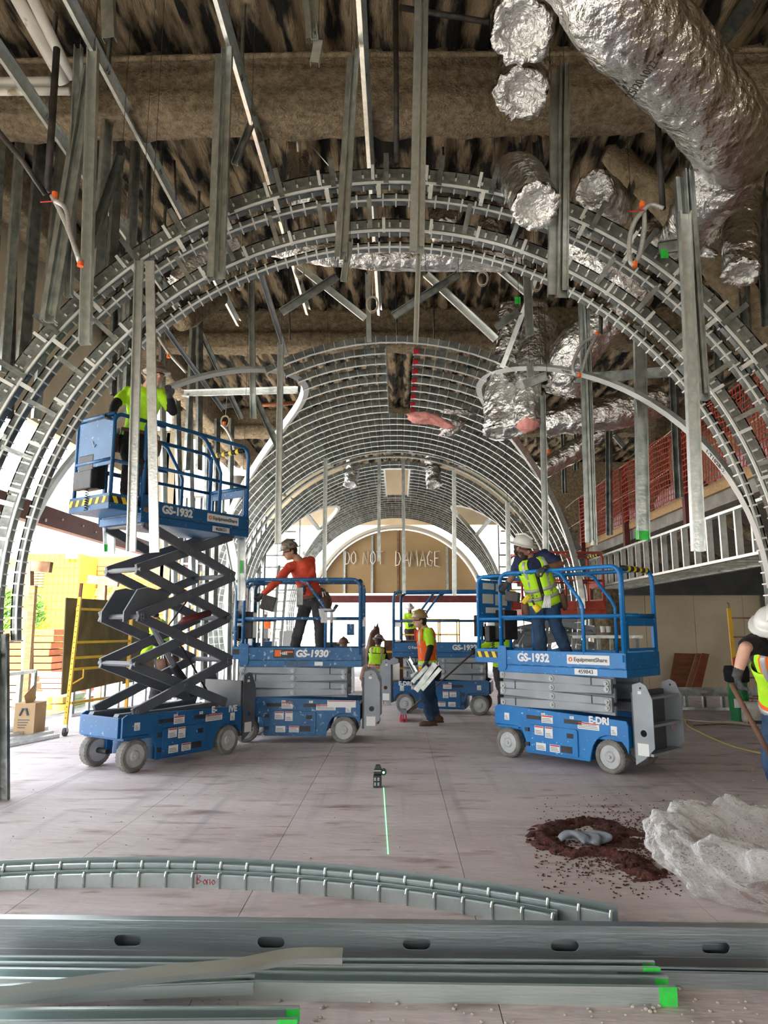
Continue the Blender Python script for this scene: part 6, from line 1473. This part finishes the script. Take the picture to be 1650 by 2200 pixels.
# rusty T posts and timber post outside
for (x, yt, yb, Y, xa, xb, lab) in ((60, 1205, 1545, 13, 22, 110, 'rusty T-shaped steel post outside at the far left'), (222, 1238, 1330, 17, 190, 255, 'smaller rusty T-shaped post outside, right of the first')):
    T = thing('steel_post', lab, 'post', P(x, yb, Y)); a, b = P(x, yb, Y), P(x, yt, Y); a.z = -.3
    MB().bar(a, b, .16, .14, (0, 1, 0)).build('post', rusty, T); c0, c1 = P(xa, yt+6, Y), P(xb, yt+14, Y); MB().bar(c0, c1, .12, .20).build('cross_head', rusty, T); kids(T)
a, b = P(58, 1480, 12), P(72, 1258, 12); a.z = -.3; tag(MB().bar(a, b, .1, .09, (0, 1, 0)).build('timber_post', wood), 'pale timber post leaning beside the rusty post', 'post')
# buildings outside
T = thing('building', 'yellow clad building outside at the left', 'building', P(115, 1400, 34))
a, b = P(52, 1190, 34), P(173, 1190, 34); MB().box((a.x, 34, -.3), (b.x, 44, a.z)).build('facade', yelb, T)
for i in range(12):
    for j in range(9):
        pass
mb = MB(); n1 = 11
for i in range(n1+1): x = a.x+(b.x-a.x)*i/n1; mb.box((x-.02, 33.97, -.3), (x+.02, 34, a.z))
for j in range(12): z = .4*j; mb.box((a.x, 33.975, z), (b.x, 34, z+.03))
mb.build('cladding_joint', mat('cladding_joint', (.34, .24, .03), rough=.9), T)
vv = P(80, 1240, 33.9); mb = MB()
for k in range(7): mb.box((vv.x-.3, 33.9, vv.z-.45+.13*k), (vv.x+.3, 33.97, vv.z-.38+.13*k))
mb.build('louvre', armg, T)
c0 = P(152, 1196, 33.8); MB().box((c0.x-.25, 33.8, c0.z-.1), (c0.x+.25, 34, c0.z+.12)).build('wall_light', white, T); kids(T)
T = thing('building', 'orange brick-coloured building outside, right of the yellow one', 'building', P(220, 1400, 36))
a, b = P(174, 1192, 36), P(275, 1192, 36); MB().box((a.x, 36, -.3), (b.x+2, 46, a.z-.1)).build('facade', orgb, T)
mb = MB()
for j in range(22): mb.box((a.x, 35.97, .22*j), (b.x+2, 36, .22*j+.03))
mb.build('brick_course', mat('brick_course', (.3, .09, .03), rough=.9), T); kids(T)
T = thing('building', 'pale long building beyond the far end of the hall', 'building', (0, 60, 0))
MB().box((-30, 60, -.3), (34, 66, 2.4)).build('wall', paleb, T); MB().box((-30, 59.9, 2.0), (34, 60, 2.25)).build('red_band', mat('faded_red_band', (.7, .3, .24), rough=.9), T)
for k in range(14): MB().box((-14+2.1*k, 59.92, -.3), (-13.8+2.1*k, 60, 2.0)).build('pilaster', white, T)
kids(T)
# stacks of brick-red and coloured material outside
def stack(label, c, n, m_, sx=1.2, sy=.8, sz=.12, jit=.06, cat='material stack'):
    T = thing('material_stack', label, cat, c)
    for k in range(n): MB().box((c.x-sx/2+random.uniform(-jit, jit), c.y-sy/2, c.z+sz*k), (c.x+sx/2+random.uniform(-jit, jit), c.y+sy/2, c.z+sz*k+sz*.85)).build('layer', m_ if not isinstance(m_, list) else m_[k % len(m_)], T)
    kids(T)
gz = lambda x, Y: V((P(x, 1400, Y).x, Y, -.3))
stack('orange-red stack of bricks outside at the far left', gz(45, 22), 9, mat('brick_red', (.34, .10, .04), (.42, .14, .06), rough=.9, scale=9), 2.6, 1.5, .2)
stack('pale green pallets stacked outside', gz(118, 15), 8, mat('pale_green', (.5, .62, .42), (.6, .7, .5), rough=.9), 1.1, .8, .06)
stack('red and white pipes stacked outside left of the scaffold', gz(95, 18), 6, [mat('pale_red', (.7, .2, .14), rough=.8), white], 2.4, .8, .12)
stack('yellow crate outside behind the scaffold', gz(137, 14), 4, mat('crate_yellow', (.75, .5, .12), rough=.8), .4, .4, .13)
stack('brown lumber stack at the left of the brick stack', gz(12, 16), 5, wood, 1.2, 1.0, .15)
stack('pale lumber and foil outside, right of the rusty post', gz(90, 13.3), 5, [wood, white], 1.4, .6, .06, .3)
for (x, Y, h, r_, lab, mt) in ((28, 26, 3.0, 1.0, 'green palm-like shrub outside at the far left', leafm), (262, 31, 3.9, 1.3, 'autumn-toned tree outside right of the orange building', mat('autumn_foliage', (.45, .28, .05), (.6, .42, .10), rough=.9)), (14, 33, 3.6, 1.4, 'pale tree behind the yellow building at the left edge', mat('pale_foliage', (.45, .45, .2), (.6, .6, .35), rough=.9))):
    T = thing('tree', lab, 'tree', gz(x, Y)); c = gz(x, Y); MB().tube([c, c+V((0, 0, h*.6))], [.12, .07], 8).build('trunk', rusty, T); mb = MB()
    for k in range(700):
        d = V((random.gauss(0, 1), random.gauss(0, 1), random.gauss(0, 1))).normalized()*r_*random.uniform(.4, 1)**.5; p_ = c+V((0, 0, h-r_*.7))+d; s_ = random.uniform(.06, .16)
        n_ = V((random.gauss(0, 1), random.gauss(0, 1), random.gauss(0, 1))).normalized(); e = n_.orthogonal().normalized()
        mb.bar(p_-e*s_, p_+e*s_, s_*.6, .01, n_)
    tag(mb.build('leaves', mt, T), kind='stuff'); kids(T)
# ================================================================ RIGHT BACK CORNER
YL = 17.0
for k, (x0, x1, xt0, xt1, lab) in enumerate(((1432, 1485, 1450, 1522, 'wide reddish plywood sheet leaning on the beige wall'), (1468, 1490, 1496, 1514, 'narrow brown board leaning over the wide plywood sheet'), (1480, 1503, 1508, 1524, 'narrow reddish board at the right of the leaning sheets'))):
    q0, q1 = G(x0, 1490), G(x1, 1490); q0.y = q1.y = YL-.05*k; s_ = 17/14.
    q0 = P(x0, 1480, YL-.06*k); q1 = P(x1, 1480, YL-.06*k); q0.z = q1.z = 0; q2, q3 = P(xt1, 1405, YL+.9-.12*k), P(xt0, 1403, YL+.9-.12*k); n_ = V((0, .025, 0))
    tag(MB().sweep([[q0, q1, q2, q3], [q0+n_, q1+n_, q2+n_, q3+n_]]).build('leaning_sheet', [redply, mat('brown_board', (.26, .12, .07), (.36, .18, .11), rough=.75, scale=3), mat('red_brown_board', (.24, .06, .03), (.34, .10, .05), rough=.7, scale=3)][k]), lab, 'plywood', 'reddish sheets leaning on the beige wall')
T = thing('stud_stack', 'slotted stud frame lying across the floor before the beige wall', 'stud frame', P(1500, 1500, 14.5))
a, b = G(1420, 1524), G(1660, 1527)
L = (b-a).length; M = frame(V((a.x, a.y, .33)), b-a, (0, 0, 1)); plate([(0, -.08), (L, -.08), (L, .08), (0, .08)], [slot(.25+.55*k, 0, .14, .028) for k in range(4)], .004, 'rail', galvd, T, M)
MB().channel((a.x, a.y, 0), (b.x, b.y, .0), .10, .05, (0, 0, 1)).build('rail', galv, T)
for k in range(6): q = a.lerp(b, (k+.3)/6); MB().channel((q.x, q.y, .0), (q.x, q.y, .25), .09, .05, (1, 0, 0)).build('stud', galvd, T)
kids(T)
T = thing('stepladder', 'yellow ladder standing in the back corner at the right', 'ladder', P(1575, 1500, 12.8))
x0 = P(1577, 1400, 12.8).x; MB().bar((x0, 12.8, 0), (x0-.03, 12.8, 1.85), .07, .03, (0, 1, 0)).build('side_rail', yel, T); MB().bar((x0+.62, 12.8, 0), (x0+.60, 12.8, 1.85), .07, .03, (0, 1, 0)).build('side_rail', yel, T)
MB().tube([(x0-.03, 12.8, 1.85), (x0-.03, 12.8, 1.93), (x0-.05, 12.8, 1.95)], .015, 6).build('hook', rusty, T)
for z in (.3, .65, 1.0, 1.35, 1.68): MB().bar((x0, 12.8, z), (x0+.6, 12.8, z), .035, .03).build('rung', rusty, T)
kids(T)
p = G(1590, 1548); T = thing('bucket', 'green bucket with tool organiser near the shovel worker', 'bucket', p)
gb = mat('green_plastic', (.005, .16, .045), (.01, .22, .06), rough=.4)
MB().cyl((p.x, p.y, 0), (p.x, p.y, .42), .14, .16, 24).build('bucket_body', gb, T, smooth=False); MB().cyl((p.x, p.y, .42), (p.x, p.y, .86), .145, .165, 24).build('upper_bucket', gb, T)
rings = [[(p.x+r*math.cos(2*PI*k/24), p.y+r*math.sin(2*PI*k/24), z) for k in range(24)] for r, z in ((.165, .62), (.19, .64), (.20, .80), (.18, .88), (.15, .86))]
MB().sweep(rings).build('organiser', blacks, T, smooth=True)
for k, (m_, dx, h) in enumerate(((redl, -.06, .14), (org, 0., .10), (mat('light_blue', (.2, .4, .65), rough=.5), .02, .17), (blk, .08, .12))): MB().box((p.x+dx-.03, p.y-.12, .80), (p.x+dx+.03, p.y-.08, .88+h)).build('tool_pocket', m_, T, bevel=.005)
MB().box((p.x-.14, p.y-.165, .22), (p.x-.04, p.y-.14, .36)).build('sticker', white, T); kids(T)
p = G(1612, 1552); T = thing('canvas_bag', 'dirty white canvas bag on the floor beside the green bucket', 'bag', p)
MB().sweep([ring(V((p.x+.12, p.y-.05, z)), V((1, 0, 0)), V((0, 1, 0)), a_, .12, 20, .6) for z, a_ in ((0, .24), (.05, .26), (.25, .25), (.33, .23))]).build('bag_body', mat('dirty_canvas', (.35, .33, .29), (.6, .58, .54), rough=.9, scale=7), T, smooth=True)
MB().tube([(p.x, p.y-.1, .3), (p.x+.03, p.y-.1, .42), (p.x+.2, p.y-.1, .42), (p.x+.24, p.y-.1, .3)], .01, 6).build('strap', leather, T); MB().box((p.x-.1, p.y-.19, 0), (p.x+.34, p.y+.08, .05)).build('base', blk, T); kids(T)
for (pts, m_, lab) in (([(1430, 1543), (1470, 1546), (1480, 1562), (1560, 1600), (1650, 1625)], mat('yellow_cord', (.6, .5, .15), rough=.7), 'yellowish extension cord curving over the floor at the right'),
        ([(1440, 1545), (1520, 1552), (1600, 1556), (1650, 1572)], ropem, 'pale cord running along the floor to the bucket'), ([(1490, 1560), (1560, 1558), (1610, 1562), (1660, 1570)], leather, 'brown cord lying beside the pale cord')):
    L_ = [G(x, y) for x, y in pts]; L_ = [V((q.x, q.y, .012)) for q in L_]; pipe('extension_cord', lab, L_, .010, m_, 'cord', 6, 6)
for i, (x, Y) in enumerate(((1295, 12.0), (1307, 12.0))):
    p = P(x, 1352, Y); T = MB().cyl((p.x, Y, p.z-.05), (p.x, Y, p.z+.05), .035, .045, 14).build('paper_cup', white, smooth=False); tag(T, ['left white cup on the shelf behind the right lift', 'right white cup on the shelf behind the right lift'][i], 'cup')
T = thing('work_shelf', 'galvanised stud shelf frame behind the right lift rails', 'shelf', P(1290, 1360, 12.05))
a, b = P(1225, 1362, 12.05), P(1375, 1362, 12.05); MB().channel((a.x, a.y-.05, a.z-.02), (b.x, b.y-.05, b.z-.02), .16, .05, (0, 0, -1)).build('top_rail', galv, T)
for k in range(6): q = a.lerp(b, (k+.1)/5.5); MB().channel((q.x, q.y, 0), (q.x, q.y, a.z-.06), .07, .05, (1, 0, 0)).build('stud', galvd, T)
kids(T)
T = thing('tool_tray', 'long level with orange end caps lying on the right lift deck', 'level', P(1330, 1412, 8.2))
a, b = P(1295, 1404, 8.1), P(1380, 1404, 8.1); a.z = b.z = 1.18; a.y = 8.1; MB().bar(a, b, .05, .09).build('body', galvd, T); MB().bar(a, a+V((.03, 0, 0)), .052, .095).build('end_cap', org, T); MB().bar(b-V((.03, 0, 0)), b, .052, .095).build('end_cap', org, T); kids(T)
# brown crate/tank by the far worker, yellow railing lift, rebar stakes
T = thing('brown_cabinet', 'dark brown open crate beside the worker seen from behind', 'crate', P(850, 1430, 18)); a, b = P(825, 1376, 18), P(862, 1376, 18)
MB().box((a.x, 18, 0), (b.x+.5, 18.6, a.z)).build('crate_body', leather, T); MB().bar((P(846, 1370, 17.9).x, 17.9, 0), (P(846, 1370, 17.9).x, 17.9, a.z+.1), .05, .05, (0, 1, 0)).build('yellow_post', yel, T)
for z in (.5, .9): MB().box((a.x, 17.97, z), (b.x+.5, 18, z+.05)).build('yellow_strap', yel, T)
kids(T)
T = thing('welding_tarp', 'dark draped tarp left of the brown crate', 'tarp', P(790, 1400, 18.2)); blob('tarp', P(796, 1402, 18.2)-V((0, 0, .35)), ((.22, 0, 0), (0, .2, 0), (.1, 0, .95)), leather, T, .3, 3); kids(T)
T = thing('boom_lift', 'far red and yellow lift with yellow guard rails', 'lift', P(900, 1400, 21.6)); zt = P(880, 1400, 21.6).z
x0, x1 = P(862, 1350, 21.6).x, P(985, 1350, 21.6).x
MB().box((x0, 21.3, zt-.12), (x1, 22.2, zt)).build('platform', yel, T); MB().box((x0+.4, 21.4, .2), (x1-.4, 22.1, zt-.1)).build('base', redl, T, bevel=.05)
for yy in (21.3, 22.2):
    mb = MB()
    for z in (.5, .95): mb.bar((x0, yy, zt+z), (x1, yy, zt+z), .04, .04)
    for k in range(4): x = x0+(x1-x0)*k/3; mb.bar((x, yy, zt), (x, yy, zt+.95), .04, .04, (0, 1, 0))
    mb.build('guard_rail', yel, T)
MB().box((P(890, 1380, 21.2).x, 21.1, zt+.05), (P(903, 1380, 21.2).x, 21.28, zt+.65)).build('control_panel', redl, T)
for q in (x0+.5, x1-.5): MB().cyl((q, 21.3, .25), (q, 21.5, .25), .25, n=18).build('wheel', blk, T)
kids(T)
for i, (x, yb) in enumerate(((806, 1512), (824, 1512))):
    p = G(x, yb); tag(MB().cyl((p.x, p.y, 0), (p.x, p.y, .42), .012, n=8).build('rebar_stake', rusty), ['left rusty stake standing on the floor before the far worker', 'right rusty stake standing on the floor before the far worker'][i], 'stake')
T = thing('table_saw', 'white boxes and stands behind the middle lift', 'equipment', P(600, 1400, 17)); 
for (xa, xb, ya, yb, m_) in ((548, 575, 1350, 1372, white), (600, 640, 1355, 1400, white), (565, 590, 1378, 1400, blued), (700, 730, 1380, 1395, blk), (745, 760, 1340, 1365, blued)):
    a, b = P(xa, ya, 17.3), P(xb, yb, 17.3); MB().box((a.x, 17.3, b.z), (b.x, 17.7, a.z)).build('box', m_, T, bevel=.01)
MB().box((P(548, 1400, 17.3).x, 17.32, 0), (P(760, 1400, 17.3).x, 17.68, P(600, 1402, 17.3).z)).build('bench', galvl, T); kids(T)
for i, (x0, x1, Y, lab) in enumerate(((350, 480, 14.6, 'pale stud wall behind the raised lift arms'), (480, 560, 17, 'pale stud wall left of the middle lift worker'))):
    T = thing('stud_wall', lab, 'stud wall', P(x0, 1400, Y)); a, b = P(x0, 1400, Y), P(x1, 1400, Y)
    for k in range(9): q = a.lerp(b, k/8); MB().channel((q.x, Y, 0), (q.x, Y, 4.2), .09, .05, (1, -.3, 0)).build('stud', galvl, T)
    for z in (.05, 1.4, 2.8, 4.2): MB().channel((a.x, Y, z), (b.x, Y, z), .09, .04, (0, 0, 1)).build('rail', galvl, T)
    kids(T)
T = thing('drywall_stack', 'beige taped wallboard panels standing behind the raised rail', 'wallboard', P(360, 1000, 13.5)); 
for k, (xa, xb, ya, yb) in enumerate(((336, 358, 925, 1085), (359, 378, 930, 1085), (379, 392, 940, 1085))):
    a, b = P(xa, ya, 13.5), P(xb, yb, 13.5); MB().box((a.x, 13.5, b.z-1.5), (b.x, 13.53, a.z)).build('panel', beige, T)
kids(T)
tag(MB().tube([P(385, 1338, 8.35), P(395, 1333, 8.3), P(450, 1317, 8.6)], [.02, .045, .04], 8).build('red_strap_roll', drs, smooth=True), 'dark red rolled strap resting on the raised lift arms', 'strap')
T = thing('ladder', 'pale ladder leaning behind the middle lift worker', 'ladder', G(600, 1490)); 
for (x0, x1) in ((588, 604), (604, 622)): MB().bar(P(x0-6, 1450, 13.2), P(x1-4, 1215, 14), .05, .03, (0, 1, 0)).build('side_rail', galvl, T)
for k in range(12): t = k/12; MB().bar(P(582+16*t, 1450-235*t, 13.2+.8*t), P(598+20*t, 1450-235*t, 13.2+.8*t), .03, .03).build('rung', galvl, T)
kids(T)
